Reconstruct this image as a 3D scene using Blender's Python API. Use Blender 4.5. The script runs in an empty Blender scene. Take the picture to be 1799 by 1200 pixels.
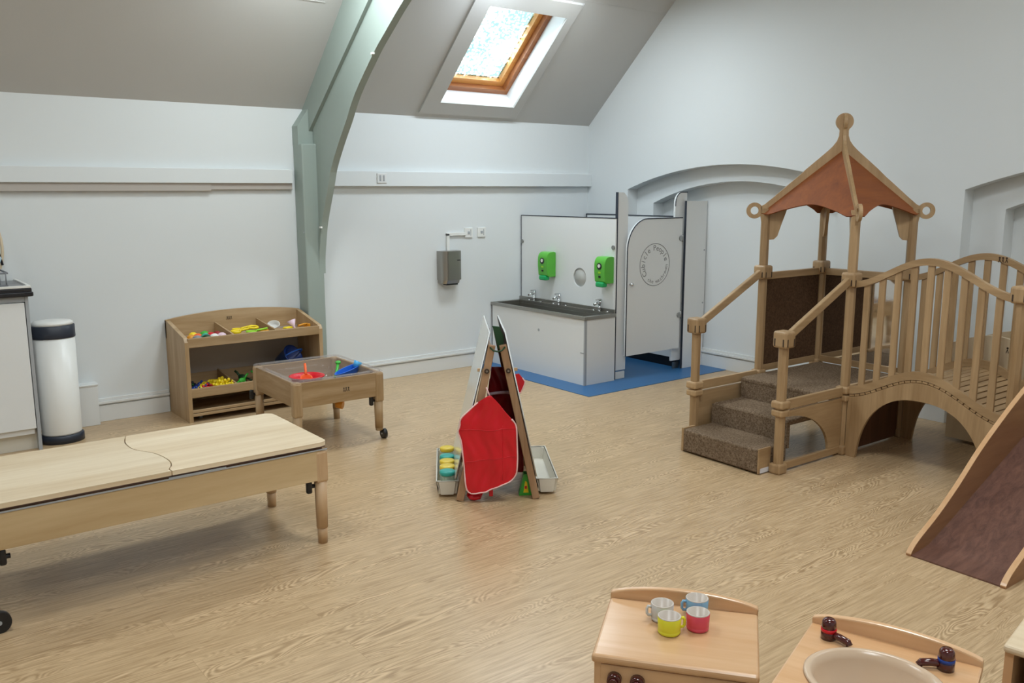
import bpy, bmesh, math, random
from mathutils import Vector, Matrix
from mathutils.geometry import tessellate_polygon
random.seed(7)
R = math.radians
sc = bpy.context.scene
COL = sc.collection

# ------------------------------------------------------------------ materials
def srgb(c):
    if isinstance(c, str):
        c = c.lstrip('#'); c = [int(c[i:i+2], 16) / 255 for i in (0, 2, 4)]
    return tuple((v / 12.92 if v <= .04045 else ((v + .055) / 1.055) ** 2.4) for v in c) + (1,)

def newmat(name):
    m = bpy.data.materials.new(name); m.use_nodes = True
    nt = m.node_tree; b = nt.nodes['Principled BSDF']
    return m, nt, b

def node(nt, t, **kw):
    n = nt.nodes.new(t)
    for k, v in kw.items():
        if k in n.inputs: n.inputs[k].default_value = v
        else: setattr(n, k, v)
    return n

def paint(name, col, rough=.5, bump=.0, bscale=40, var=.03, metal=0, spec=.5, coat=0):
    m, nt, b = newmat(name)
    L = nt.links.new
    tc = node(nt, 'ShaderNodeTexCoord')
    nz = node(nt, 'ShaderNodeTexNoise', Scale=3.0, Detail=3.0)
    L(tc.outputs['Object'], nz.inputs['Vector'])
    mr = node(nt, 'ShaderNodeMapRange'); mr.inputs[3].default_value = 1 - var; mr.inputs[4].default_value = 1 + var
    L(nz.outputs['Fac'], mr.inputs[0])
    mx = node(nt, 'ShaderNodeVectorMath', operation='SCALE')
    mx.inputs[0].default_value = srgb(col)[:3]; L(mr.outputs[0], mx.inputs['Scale'])
    L(mx.outputs[0], b.inputs['Base Color'])
    b.inputs['Roughness'].default_value = rough; b.inputs['Metallic'].default_value = metal
    b.inputs['Specular IOR Level'].default_value = spec
    b.inputs['Coat Weight'].default_value = coat
    if bump:
        n2 = node(nt, 'ShaderNodeTexNoise', Scale=bscale, Detail=4.0); L(tc.outputs['Object'], n2.inputs['Vector'])
        bp = node(nt, 'ShaderNodeBump', Strength=bump, Distance=.003); L(n2.outputs['Fac'], bp.inputs['Height'])
        L(bp.outputs[0], b.inputs['Normal'])
    return m

def wood(name, c1, c2, axis='x', rough=.45, sc_=9.0, coat=0.0, stretch=.09):
    m, nt, b = newmat(name); L = nt.links.new
    tc = node(nt, 'ShaderNodeTexCoord'); mp = node(nt, 'ShaderNodeMapping')
    s = [1, 1, 1]; s['xyz'.index(axis)] = stretch
    mp.inputs['Scale'].default_value = s
    oi = node(nt, 'ShaderNodeObjectInfo'); mu = node(nt, 'ShaderNodeMath', operation='MULTIPLY'); mu.inputs[1].default_value = 31.0
    L(oi.outputs['Random'], mu.inputs[0]); cb = node(nt, 'ShaderNodeCombineXYZ')
    for i in range(3): L(mu.outputs[0], cb.inputs[i])
    L(cb.outputs[0], mp.inputs['Location']); L(tc.outputs['Object'], mp.inputs['Vector'])
    nz = node(nt, 'ShaderNodeTexNoise', Scale=sc_, Detail=5.0, Roughness=.6, Distortion=.8)
    L(mp.outputs[0], nz.inputs['Vector'])
    n2 = node(nt, 'ShaderNodeTexNoise', Scale=sc_ * 9, Detail=3.0); L(mp.outputs[0], n2.inputs['Vector'])
    ad = node(nt, 'ShaderNodeMath', operation='MULTIPLY_ADD'); ad.inputs[1].default_value = .3
    L(n2.outputs['Fac'], ad.inputs[0]); L(nz.outputs['Fac'], ad.inputs[2])
    cr = node(nt, 'ShaderNodeValToRGB'); e = cr.color_ramp.elements
    e[0].position = .42; e[0].color = srgb(c2); e[1].position = .88; e[1].color = srgb(c1)
    L(ad.outputs[0], cr.inputs['Fac'])
    mr = node(nt, 'ShaderNodeMapRange'); mr.inputs[3].default_value = .93; mr.inputs[4].default_value = 1.05
    L(oi.outputs['Random'], mr.inputs[0])
    sm = node(nt, 'ShaderNodeVectorMath', operation='SCALE'); L(cr.outputs[0], sm.inputs[0]); L(mr.outputs[0], sm.inputs['Scale'])
    L(sm.outputs[0], b.inputs['Base Color'])
    b.inputs['Roughness'].default_value = rough; b.inputs['Coat Weight'].default_value = coat; b.inputs['Coat Roughness'].default_value = .15
    bp = node(nt, 'ShaderNodeBump', Strength=.08, Distance=.002); L(ad.outputs[0], bp.inputs['Height']); L(bp.outputs[0], b.inputs['Normal'])
    return m

M = {}
for ax in 'xyz':
    M['gym' + ax] = wood('gym_maple_' + ax, '#b69872', '#927450', ax, .42)
    M['shelf' + ax] = wood('shelf_maple_' + ax, '#bba07d', '#98794f', ax, .45)
    M['birch' + ax] = wood('birch_ply_' + ax, '#e6d6ba', '#ccb491', ax, .42, 6)
    M['bapr' + ax] = wood('birch_apron_' + ax, '#d2b990', '#b89b70', ax, .42, 6)
    M['bleg' + ax] = wood('birch_leg_' + ax, '#cbab86', '#b3916a', ax, .42)
    M['play' + ax] = wood('beech_' + ax, '#dcb58c', '#c99a6c', ax, .3, 8, .25)
M['roofply'] = wood('stained_ply', '#91501f', '#6e3716', 'x', .7, 7)
M['easelwood'] = wood('easel_wood', '#b49272', '#8d6a4a', 'z', .5)
M['plyedge'] = wood('ply_edge_dark', '#86685a', '#5e4438', 'x', .6, 20)
M['slidebed'] = wood('slide_laminate', '#785548', '#553a32', 'x', .35, 40, .1, .03)
M['slideside'] = wood('slide_side', '#a87b55', '#8c5f3c', 'x', .4)
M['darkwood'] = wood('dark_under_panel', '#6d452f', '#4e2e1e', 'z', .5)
M['wall'] = paint('wall_paint', '#dadedf', .75, .25, 14, .012)
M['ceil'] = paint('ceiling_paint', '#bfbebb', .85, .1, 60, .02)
M['gloss'] = paint('white_gloss', '#dcdedd', .35, 0, 40, .01)
M['rib'] = paint('sage_paint', '#96a29b', .6, .05, 60, .03)
M['white'] = paint('white_laminate', '#e2e4e4', .3, 0, 40, .01)
M['whitepl'] = paint('white_plastic', '#e4e4e0', .35, 0, 40, .02)
M['edge'] = paint('dark_edge_banding', '#3a3f49', .75, 0, 40, .02, 0, .2)
M['batten'] = paint('shade_toned_batten', '#b3aca5', .8)  # grey-brown tone stands in for the shadow strip below the rail
M['liner'] = paint('pale_liner', '#c4c4c0', .6)
M['grey'] = paint('grey_trim', '#a4a8ac', .4)
M['black'] = paint('black_plastic', '#17181b', .35)
M['blackw'] = paint('black_worktop', '#15151c', .3)
M['navy'] = paint('navy_band', '#252b38', .4)
M['steel'] = paint('brushed_steel', '#a3a09a', .32, .05, 200, .04, 1)
M['chrome'] = paint('chrome', '#d5d7da', .12, 0, 40, 0, 1)
M['nickel'] = paint('nickel_hinge', '#9c9c9a', .3, 0, 40, 0, 1)
M['red'] = paint('red', '#cf0f22', .32, .35, 30); M['darkred'] = paint('dark_red', '#8e0f16', .35)
M['orange'] = paint('orange', '#f06428', .4); M['yellow'] = paint('yellow', '#ecd01c', .4)
M['amber'] = paint('amber', '#d99124', .35)
M['green'] = paint('green', '#3fae3a', .4); M['dkgreen'] = paint('dark_green', '#163f22', .5)
M['lime'] = paint('lime', '#98cf2a', .4)
M['blue'] = paint('blue', '#1d5fc4', .35); M['royal'] = paint('royal', '#173c8e', .35); M['sky'] = paint('skyblue', '#4aa8e0', .35)
M['teal'] = paint('teal', '#2fa79c', .35); M['paleyellow'] = paint('paleyellow', '#e7c93f', .35)
M['palepink'] = paint('pale_pink', '#e4c6d2', .4)
M['greyitem'] = paint('grey_item', '#87888c', .5); M['purple'] = paint('purple', '#5b3c78', .5)
M['paleblue'] = paint('pale_blue_cloth', '#b5ccd8', .8)
M['sanitgreen'] = paint('dispenser_green', '#58b13a', .28); M['pushgreen'] = paint('push_bar_green', '#12a35c', .3)
M['drywhite'] = paint('reflective_board', '#d5d9d6', .12, 0, 40, .01)
M['darkback'] = paint('dark_board', '#1d1517', .6)  # one near-black colour for the backs of both easel boards
M['maroon'] = paint('dark_brown_knob', '#4a1715', .15, 0, 40, .1, 0, .6, .3)
M['cup_y'] = paint('cup_yellow', '#ddd832', .25); M['cup_r'] = paint('cup_red', '#d84a5c', .25)
M['cup_w'] = paint('cup_grey_white', '#c9c8c6', .25); M['cup_b'] = paint('cup_blue', '#7fb0cf', .25)
M['cup_in'] = paint('cup_inner', '#c3b8ad', .3)
M['basin'] = paint('beige_basin', '#cdb49a', .22, 0, 40, .01)
M['piping'] = paint('pale_pink_piping', '#f0c4c2', .6)
M['logo'] = paint('engraved_grey', '#7c7c7c', .5); M['mark'] = paint('burnt_mark', '#3c2c20', .6)
M['sticker'] = paint('white_sticker', '#dcdce2', .4)
M['plaster'] = paint('cream_plastic', '#d8d4c8', .4)
M['brass'] = paint('bolt', '#8a7a60', .3, 0, 40, 0, 1)
M['pine'] = wood('pine_sash', '#e2a35a', '#c9803a', 'x', .35, 8, .3)
M['pined'] = wood('pine_frame', '#a96c3e', '#7f4724', 'x', .4, 8, .2)
M['skyl'] = paint('skylight_reveal', '#e8e9ec', .5)

def carpet(name, c1, c2, sc_=160, bump=.8):
    m, nt, b = newmat(name); L = nt.links.new
    tc = node(nt, 'ShaderNodeTexCoord')
    nz = node(nt, 'ShaderNodeTexNoise', Scale=sc_, Detail=4.0, Roughness=.8); L(tc.outputs['Object'], nz.inputs['Vector'])
    cr = node(nt, 'ShaderNodeValToRGB'); e = cr.color_ramp.elements
    e[0].position = .35; e[0].color = srgb(c2); e[1].position = .65; e[1].color = srgb(c1)
    L(nz.outputs['Fac'], cr.inputs['Fac']); L(cr.outputs[0], b.inputs['Base Color'])
    b.inputs['Roughness'].default_value = .95; b.inputs['Specular IOR Level'].default_value = .1
    bp = node(nt, 'ShaderNodeBump', Strength=bump, Distance=.004); L(nz.outputs['Fac'], bp.inputs['Height']); L(bp.outputs[0], b.inputs['Normal'])
    return m
M['carpet'] = carpet('brown_carpet', '#94806b', '#51402f', 110)
M['carpetd'] = carpet('dark_brown_carpet', '#5d4633', '#402d1f', 90, .3)

def vinyl_planks():
    m, nt, b = newmat('oak_planks'); L = nt.links.new
    tc = node(nt, 'ShaderNodeTexCoord')
    br = node(nt, 'ShaderNodeTexBrick', offset=.37, offset_frequency=2)
    br.inputs['Color1'].default_value = (0, 0, 0, 1); br.inputs['Color2'].default_value = (1, 1, 1, 1); br.inputs['Mortar'].default_value = (.5, .5, .5, 1)
    br.inputs['Scale'].default_value = 1; br.inputs['Mortar Size'].default_value = .0007; br.inputs['Brick Width'].default_value = 1.22; br.inputs['Row Height'].default_value = .18
    br.inputs['Bias'].default_value = 0
    L(tc.outputs['Object'], br.inputs['Vector'])
    sep = node(nt, 'ShaderNodeSeparateColor'); L(br.outputs['Color'], sep.inputs[0])
    mu = node(nt, 'ShaderNodeMath', operation='MULTIPLY'); mu.inputs[1].default_value = 47.0; L(sep.outputs[0], mu.inputs[0])
    cb = node(nt, 'ShaderNodeCombineXYZ'); L(mu.outputs[0], cb.inputs[1]); L(mu.outputs[0], cb.inputs[0])
    va = node(nt, 'ShaderNodeVectorMath', operation='ADD'); L(tc.outputs['Object'], va.inputs[0]); L(cb.outputs[0], va.inputs[1])
    mp = node(nt, 'ShaderNodeMapping'); mp.inputs['Scale'].default_value = (.62, 3.6, 1); L(va.outputs[0], mp.inputs['Vector'])
    # cathedral grain: contour lines of a stretched noise field
    nz = node(nt, 'ShaderNodeTexNoise', Scale=2.2, Detail=2.5, Roughness=.5, Distortion=.5); L(mp.outputs[0], nz.inputs['Vector'])
    m2 = node(nt, 'ShaderNodeMath', operation='MULTIPLY'); m2.inputs[1].default_value = 260.0; L(nz.outputs['Fac'], m2.inputs[0])
    sn = node(nt, 'ShaderNodeMath', operation='SINE'); L(m2.outputs[0], sn.inputs[0])
    mp2 = node(nt, 'ShaderNodeMapping'); mp2.inputs['Scale'].default_value = (1.2, 22, 1); L(va.outputs[0], mp2.inputs['Vector'])
    fine = node(nt, 'ShaderNodeTexNoise', Scale=4.0, Detail=5.0, Roughness=.65); L(mp2.outputs[0], fine.inputs['Vector'])
    big = node(nt, 'ShaderNodeTexNoise', Scale=1.3, Detail=2.0); L(mp.outputs[0], big.inputs['Vector'])
    # value = .5 + .10*sin*mask + fine
    mk = node(nt, 'ShaderNodeMapRange'); mk.inputs[1].default_value = .42; mk.inputs[2].default_value = .62; L(big.outputs['Fac'], mk.inputs[0])
    sm = node(nt, 'ShaderNodeMath', operation='MULTIPLY'); L(sn.outputs[0], sm.inputs[0]); L(mk.outputs[0], sm.inputs[1])
    s3 = node(nt, 'ShaderNodeMath', operation='MULTIPLY'); s3.inputs[1].default_value = .19; L(sm.outputs[0], s3.inputs[0])
    s4 = node(nt, 'ShaderNodeMath', operation='ADD'); L(s3.outputs[0], s4.inputs[0]); L(fine.outputs['Fac'], s4.inputs[1])
    s5 = node(nt, 'ShaderNodeMath', operation='MULTIPLY_ADD'); s5.inputs[1].default_value = .05; L(sep.outputs[0], s5.inputs[0]); L(s4.outputs[0], s5.inputs[2])
    cr = node(nt, 'ShaderNodeValToRGB'); e = cr.color_ramp.elements
    e[0].position = .30; e[0].color = srgb('#a08461'); e[1].position = .80; e[1].color = srgb('#d4b892')
    L(s5.outputs[0], cr.inputs['Fac'])
    mm = node(nt, 'ShaderNodeMix', data_type='RGBA'); L(br.outputs['Fac'], mm.inputs[0])
    L(cr.outputs[0], mm.inputs[6]); mm.inputs[7].default_value = srgb('#a88c69')
    L(mm.outputs[2], b.inputs['Base Color'])
    b.inputs['Roughness'].default_value = .30; b.inputs['Specular IOR Level'].default_value = .45
    bp = node(nt, 'ShaderNodeBump', Strength=.12, Distance=.001); L(s4.outputs[0], bp.inputs['Height']); L(bp.outputs[0], b.inputs['Normal'])
    return m
M['floor'] = vinyl_planks()
M['bluevinyl'] = paint('blue_vinyl', '#2c6394', .4, .1, 300, .05)

def clear(name, col, rough, fac):
    m, nt, b = newmat(name); L = nt.links.new
    out = nt.nodes['Material Output']; tr = node(nt, 'ShaderNodeBsdfTransparent'); tr.inputs[0].default_value = col
    mx = node(nt, 'ShaderNodeMixShader'); mx.inputs[0].default_value = fac
    b.inputs['Base Color'].default_value = col; b.inputs['Roughness'].default_value = rough
    L(tr.outputs[0], mx.inputs[1]); L(b.outputs[0], mx.inputs[2]); L(mx.outputs[0], out.inputs[0])
    return m
M['tub'] = clear('clear_plastic_tub', (.88, .86, .85, 1), .06, .13)
M['jar'] = clear('clear_jar', (.85, .93, .88, 1), .1, .3)

def wet_glass():
    m, nt, b = newmat('rain_speckled_glass'); L = nt.links.new
    out = nt.nodes['Material Output']; tc = node(nt, 'ShaderNodeTexCoord')
    vo = node(nt, 'ShaderNodeTexVoronoi', Scale=48.0); L(tc.outputs['Object'], vo.inputs['Vector'])
    nz = node(nt, 'ShaderNodeTexNoise', Scale=4.0, Detail=3.0); L(tc.outputs['Object'], nz.inputs['Vector'])
    ad = node(nt, 'ShaderNodeMath', operation='MULTIPLY_ADD'); ad.inputs[1].default_value = 1.2
    L(nz.outputs['Fac'], ad.inputs[0]); L(vo.outputs['Distance'], ad.inputs[2])
    cr = node(nt, 'ShaderNodeValToRGB'); e = cr.color_ramp.elements
    e[0].position = .65; e[0].color = (.56, .58, .58, 1); e[1].position = 1.15; e[1].color = (.095, .118, .118, 1)
    mr = node(nt, 'ShaderNodeMapRange'); mr.inputs[1].default_value = .7; mr.inputs[2].default_value = 1.35; L(ad.outputs[0], mr.inputs[0])
    e[0].position = .05; e[1].position = .75
    L(mr.outputs[0], cr.inputs['Fac'])
    tr = node(nt, 'ShaderNodeBsdfTransparent'); L(cr.outputs[0], tr.inputs[0])
    gl = node(nt, 'ShaderNodeBsdfGlossy', Roughness=.1)
    mx = node(nt, 'ShaderNodeMixShader'); mx.inputs[0].default_value = .05
    L(tr.outputs[0], mx.inputs[1]); L(gl.outputs[0], mx.inputs[2]); L(mx.outputs[0], out.inputs[0])
    return m
M['glass'] = wet_glass()
mm_, nt_, b_ = newmat('mirror'); b_.inputs['Metallic'].default_value = 1; b_.inputs['Roughness'].default_value = .04; b_.inputs['Base Color'].default_value = (.72, .72, .72, 1)
M['mirror'] = mm_

# ------------------------------------------------------------------ geometry helpers
class G:
    def __init__(s): s.b = bmesh.new(); s.smooth = False
    def box(s, x0, x1, y0, y1, z0, z1, bev=0.0, seg=2, rot=None, piv=None):
        v0 = len(s.b.verts)
        r = bmesh.ops.create_cube(s.b, size=1)
        vs = r['verts']
        for v in vs:
            v.co = Vector(((x0 + x1) / 2 + v.co.x * (x1 - x0), (y0 + y1) / 2 + v.co.y * (y1 - y0), (z0 + z1) / 2 + v.co.z * (z1 - z0)))
        if bev > 0:
            es = list({e for v in vs for e in v.link_edges})
            rb = bmesh.ops.bevel(s.b, geom=es, offset=bev, segments=seg, affect='EDGES', profile=.5)
            vs = list({v for f in rb['faces'] for v in f.verts} | {v for v in vs if v.is_valid})
        if rot is not None:
            bmesh.ops.rotate(s.b, verts=vs, cent=piv or ((x0 + x1) / 2, (y0 + y1) / 2, (z0 + z1) / 2), matrix=rot)
        return s
    def bar(s, p, q, w, h, bev=0.0, up=(0, 0, 1)):
        p = Vector(p); q = Vector(q); d = q - p; L_ = d.length; d.normalize(); up = Vector(up)
        sx = d.cross(up)
        if sx.length < 1e-4: sx = Vector((1, 0, 0))
        sx.normalize(); uz = sx.cross(d).normalized()
        r = bmesh.ops.create_cube(s.b, size=1); vs = r['verts']
        for v in vs: v.co = Vector((v.co.x * w, v.co.y * L_, v.co.z * h))
        if bev:
            es = list({e for v in vs for e in v.link_edges})
            rb = bmesh.ops.bevel(s.b, geom=es, offset=bev, segments=2, affect='EDGES', profile=.5)
            vs = list({v for f in rb['faces'] for v in f.verts} | {v for v in vs if v.is_valid})
        mt = Matrix((sx, d, uz)).transposed()
        for v in vs: v.co = mt @ v.co + (p + q) / 2
        return s
    def cyl(s, p, q, r, r2=None, seg=24, smooth=True, rotz=0):
        p = Vector(p); q = Vector(q); d = q - p; r2 = r if r2 is None else r2
        o = bmesh.ops.create_cone(s.b, cap_ends=True, segments=seg, radius1=r, radius2=r2, depth=d.length)
        rt = d.to_track_quat('Z', 'Y').to_matrix() @ Matrix.Rotation(rotz, 3, 'Z')
        for v in o['verts']: v.co = rt @ v.co + (p + q) / 2
        if smooth:
            for f in {f for v in o['verts'] for f in v.link_faces}:
                if len(f.verts) == 4: f.smooth = True
        return s
    def lathe(s, prof, c=(0, 0, 0), seg=32, sx=1, sy=1, rot=None, cap=True):
        rings = []
        for r, z in prof:
            if r < 1e-6: ring = [s.b.verts.new((0, 0, z))] * seg
            else: ring = [s.b.verts.new((sx * r * math.cos(2 * math.pi * i / seg), sy * r * math.sin(2 * math.pi * i / seg), z)) for i in range(seg)]
            rings.append(ring)
        vs = set(v for rg in rings for v in rg)
        for a, b_ in zip(rings, rings[1:]):
            for i in range(seg):
                j = (i + 1) % seg
                q = []
                for v in (a[i], a[j], b_[j], b_[i]):
                    if v not in q: q.append(v)
                if len(q) >= 3:
                    f = s.b.faces.new(q); f.smooth = True
        m_ = rot or Matrix.Identity(3)
        for v in vs: v.co = m_ @ v.co + Vector(c)
        return s
    def sph(s, c, r, sx=1, sy=1, sz=1, seg=16, rot=None):
        o = bmesh.ops.create_uvsphere(s.b, u_segments=seg, v_segments=max(6, seg // 2), radius=r)
        for v in o['verts']:
            co = Vector((v.co.x * sx, v.co.y * sy, v.co.z * sz))
            v.co = (rot @ co if rot else co) + Vector(c)
        for f in {f for v in o['verts'] for f in v.link_faces}: f.smooth = True
        return s
    def prism(s, pts, f0, f1):
        """pts: 2D outline; f0/f1: functions (a,b)->3D for the two faces"""
        A = [s.b.verts.new(f0(a, b_)) for a, b_ in pts]; B = [s.b.verts.new(f1(a, b_)) for a, b_ in pts]
        n = len(pts)
        if n <= 4: s.b.faces.new(A); s.b.faces.new(B[::-1])
        else:
            for tri in tessellate_polygon([[Vector((a, b_, 0)) for a, b_ in pts]]):
                s.b.faces.new([A[i] for i in tri]); s.b.faces.new([B[i] for i in tri[::-1]])
        for i in range(n): s.b.faces.new((A[i], B[i], B[(i + 1) % n], A[(i + 1) % n]))
        return s
    def strip(s, top, bot, f0, f1, smooth=False):
        """band between two equal-length 2D curves, closed solid (handles concave outlines)"""
        n = len(top)
        T0 = [s.b.verts.new(f0(*p)) for p in top]; B0 = [s.b.verts.new(f0(*p)) for p in bot]
        T1 = [s.b.verts.new(f1(*p)) for p in top]; B1 = [s.b.verts.new(f1(*p)) for p in bot]
        for i in range(n - 1):
            for q in ((T0[i], T0[i+1], B0[i+1], B0[i]), (T1[i], B1[i], B1[i+1], T1[i+1]), (T0[i], T1[i], T1[i+1], T0[i+1]), (B0[i], B0[i+1], B1[i+1], B1[i])):
                s.b.faces.new(q)
        s.b.faces.new((T0[0], B0[0], B1[0], T1[0])); s.b.faces.new((T0[-1], T1[-1], B1[-1], B0[-1]))
        return s
    def tube(s, pts, r, seg=8, closed=False):
        pts = [Vector(p) for p in pts]; n = len(pts); rings = []
        for i, p in enumerate(pts):
            a = pts[(i - 1) % n] if (closed or i > 0) else p; b_ = pts[(i + 1) % n] if (closed or i < n - 1) else p
            t = (b_ - a).normalized(); u = t.cross(Vector((.13, .27, .95))); u.normalize(); w = t.cross(u)
            rings.append([s.b.verts.new(p + r * (u * math.cos(2 * math.pi * k / seg) + w * math.sin(2 * math.pi * k / seg))) for k in range(seg)])
        m_ = n if closed else n - 1
        for i in range(m_):
            a = rings[i]; b_ = rings[(i + 1) % n]
            for k in range(seg):
                f = s.b.faces.new((a[k], a[(k + 1) % seg], b_[(k + 1) % seg], b_[k])); f.smooth = True
        if not closed:
            s.b.faces.new(rings[0][::-1]); s.b.faces.new(rings[-1])
        return s
    def done(s, name, mat, parent=None, **props):
        bmesh.ops.recalc_face_normals(s.b, faces=s.b.faces)
        me = bpy.data.meshes.new(name); s.b.to_mesh(me); s.b.free()
        o = bpy.data.objects.new(name, me); COL.objects.link(o)
        if isinstance(mat, str): mat = M[mat]
        me.materials.append(mat)
        if parent is not None: o.parent = parent
        for k, v in props.items(): o[k] = v
        return o

def thing(name, label, cat, loc=(0, 0, 0), rz=0, group=None, kind=None):
    o = bpy.data.objects.new(name, None); COL.objects.link(o); o.empty_display_size = .1
    o.location = loc; o.rotation_euler = (0, 0, rz)
    if kind: o['kind'] = kind
    if label: o['label'] = label
    if cat: o['category'] = cat
    if group: o['group'] = group
    return o

def struct(o, label=None):
    o['kind'] = 'structure'
    if label: o['label'] = label
    return o

def clone(root, loc, rz=None, label=None, scale=None):
    c = root.copy(); COL.objects.link(c); c.location = loc
    if rz is not None: c.rotation_euler = (0, 0, rz) if not isinstance(rz, tuple) else rz
    if label: c['label'] = label
    if scale: c.scale = scale
    for ch in list(root.children):
        k = ch.copy(); COL.objects.link(k); k.parent = c
        for g in list(ch.children):
            h = g.copy(); COL.objects.link(h); h.parent = k
    return c

ID = lambda ax, v: {'x': (lambda a, b: (v, a, b)), 'y': (lambda a, b: (a, v, b)), 'z': (lambda a, b: (a, b, v))}[ax]

# ------------------------------------------------------------------ room
XR, YB, ZW, K = 5.62, 6.08, 2.085, .92         # right wall, back wall, eaves height, roof slope
XL, YF, RIDGE = -2.6, -1.6, 3.7
ZR = ZW + K * (YB - RIDGE)
struct(G().box(XL, 5.95, YF, YB + .1, -.08, 0).done('floor', 'floor'), 'light oak effect plank floor')
struct(G().box(4.26, 5.86, 4.585, YB, 0, .004).done('floor_vinyl', 'bluevinyl'), 'blue vinyl sheet under the washroom units')
struct(G().box(XL, 5.95, YB, YB + .12, 0, ZW + .05).done('wall_back', 'wall'), 'white painted back wall')
struct(G().box(XL - .12, XL, YF, YB + .1, 0, 4.4).done('wall_left', 'wall'), 'white wall outside the frame on the left')
struct(G().box(XL, 5.95, YF - .12, YF, 0, 4.6).done('wall_front', 'wall'), 'white wall behind the camera')

# right gable wall, with two segmental-arched recesses stepped in twice
def arch_pts(y0, y1, zs, zc, n=24):
    c = (y0 + y1) / 2; h = (y1 - y0) / 2; s = zc - zs; rad = (h * h + s * s) / (2 * s); zc0 = zc - rad
    return [(y0 + (y1 - y0) * i / n, zc0 + math.sqrt(max(0, rad * rad - (y0 + (y1 - y0) * i / n - c) ** 2))) for i in range(n + 1)]
g = G()
recs = [(3.36, 5.56, 1.51, 1.70), (.35, 2.62, 1.50, 1.70)]
def col_top(y): return ZW + K * (YB - y) + .05 if y > RIDGE else ZR + .05
def wall_piece(y0, y1, z0f, x0, x1, n=1, topf=col_top):
    ys = [y0 + (y1 - y0) * i / n for i in range(n + 1)]
    g.strip([(y, topf(y)) for y in ys], [(y, z0f(y)) for y in ys], ID('x', x0), ID('x', x1))
edges = [YF, recs[1][0], recs[1][1], recs[0][0], recs[0][1], YB + .05]
XW = 5.60
wall_piece(edges[0], edges[1], lambda y: 0, XW, 6.05)
wall_piece(edges[2], edges[3], lambda y: 0, XW, 6.05)
wall_piece(edges[4], edges[5], lambda y: 0, XW, 6.05)
for (y0, y1, zs, zc) in recs:
    ap = arch_pts(y0, y1, zs, zc)
    g.strip([(y, col_top(y)) for y, z in ap], ap, ID('x', XW), ID('x', 6.05))
    # second, inner step
    d = .12; a0, a1 = y0 + .20, y1 - .20
    ap2 = arch_pts(a0, a1, zs - .12, zc - .13)
    for (p0, p1) in ((y0, a0), (a1, y1)):
        g.box(XW + d, 6.05, p0, p1, 0, zc + .02)
    g.strip([(y, zc + .02) for y, z in ap2], ap2, ID('x', XW + d), ID('x', 6.05))
    g.box(XW + .25, 6.05, a0, a1, 0, zc)
struct(g.done('wall_right', 'wall'), 'white gable wall with two arched recesses')

# ceiling slope with skylight opening
def sl(x, y, off=0.0):       # point on the slope, lifted along its outward normal
    n = Vector((0, K, 1)).normalized()
    return Vector((x, y, ZW + K * (YB - y))) + n * off
SX0, SX1, SY0, SY1 = 3.885, 4.62, 5.285, 5.955
g = G()
def slab(x0, x1, y0, y1, t=.30, base=0.0):
    c = [(x0, y0), (x1, y0), (x1, y1), (x0, y1)]
    A = [g.b.verts.new(sl(x, y, base)) for x, y in c]; B = [g.b.verts.new(sl(x, y, base + t)) for x, y in c]
    g.b.faces.new(A); g.b.faces.new(B)
    for i in range(4): g.b.faces.new((A[i], A[(i+1) % 4], B[(i+1) % 4], B[i]))
slab(XL, SX0 - .10, RIDGE, YB + .12); slab(SX1 + .10, 5.95, RIDGE, YB + .12)
slab(SX0 - .10, SX1 + .10, SY1 + .10, YB + .12); slab(SX0 - .10, SX1 + .10, RIDGE, SY0 - .10)
g.box(XL, 5.95, YF - .1, RIDGE, ZR, ZR + .1)
struct(g.done('ceiling', 'ceil'), 'sloping plastered ceiling')
# skylight surround, reveal, frame, sash, glass
w = thing('window_1', 'pine framed roof window in the sloping ceiling', None, kind='structure')
g = G()
BX0, BX1, BY0, BY1 = 3.74, 4.70, 5.19, 6.045
slab(BX0, SX0, BY0, BY1, .018, -.018); slab(SX1, BX1, BY0, BY1, .018, -.018); slab(SX0, SX1, SY1, BY1, .018, -.018); slab(SX0, SX1, BY0, SY0, .018, -.018)
g.done('surround_board', 'ceil', w)
g = G()      # white reveal: four leaning faces, from the ceiling opening out to the frame
DEP = .19
inner = [(SX0, SY0), (SX1, SY0), (SX1, SY1), (SX0, SY1)]
outer = [(SX0 - .02, SY0 - .02), (SX1 + .05, SY0 - .02), (SX1 + .05, SY1 + .03), (SX0 - .02, SY1 + .03)]
A = [g.b.verts.new(sl(x, y, 0)) for x, y in inner]; B = [g.b.verts.new(sl(x, y, DEP)) for x, y in outer]
Ao = [g.b.verts.new(sl(x + sx, y + sy, 0)) for (x, y), (sx, sy) in zip(inner, ((-.1, -.1), (.1, -.1), (.1, .1), (-.1, .1)))]
Bo = [g.b.verts.new(sl(x + sx, y + sy, DEP)) for (x, y), (sx, sy) in zip(inner, ((-.1, -.1), (.1, -.1), (.1, .1), (-.1, .1)))]
for i in range(4):
    j = (i + 1) % 4
    g.b.faces.new((A[i], A[j], B[j], B[i])); g.b.faces.new((Ao[i], Ao[j], Bo[j], Bo[i]))
    g.b.faces.new((A[i], A[j], Ao[j], Ao[i])); g.b.faces.new((B[i], B[j], Bo[j], Bo[i]))
g.done('reveal', 'skyl', w)
def ringframe(name, mat, x0, x1, y0, y1, wdt, o0, o1, par):
    global g
    g = G()
    slab(x0 - .0, x0 + wdt, y0, y1, o1 - o0, o0); slab(x1 - wdt, x1, y0, y1, o1 - o0, o0)
    slab(x0 + wdt, x1 - wdt, y0, y0 + wdt * .75, o1 - o0, o0); slab(x0 + wdt, x1 - wdt, y1 - wdt * .75, y1, o1 - o0, o0)
    return g.done(name, mat, par)
FX0, FX1, FY0, FY1 = SX0 - .03, SX1 + .055, SY0 - .03, SY1 + .035
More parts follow.
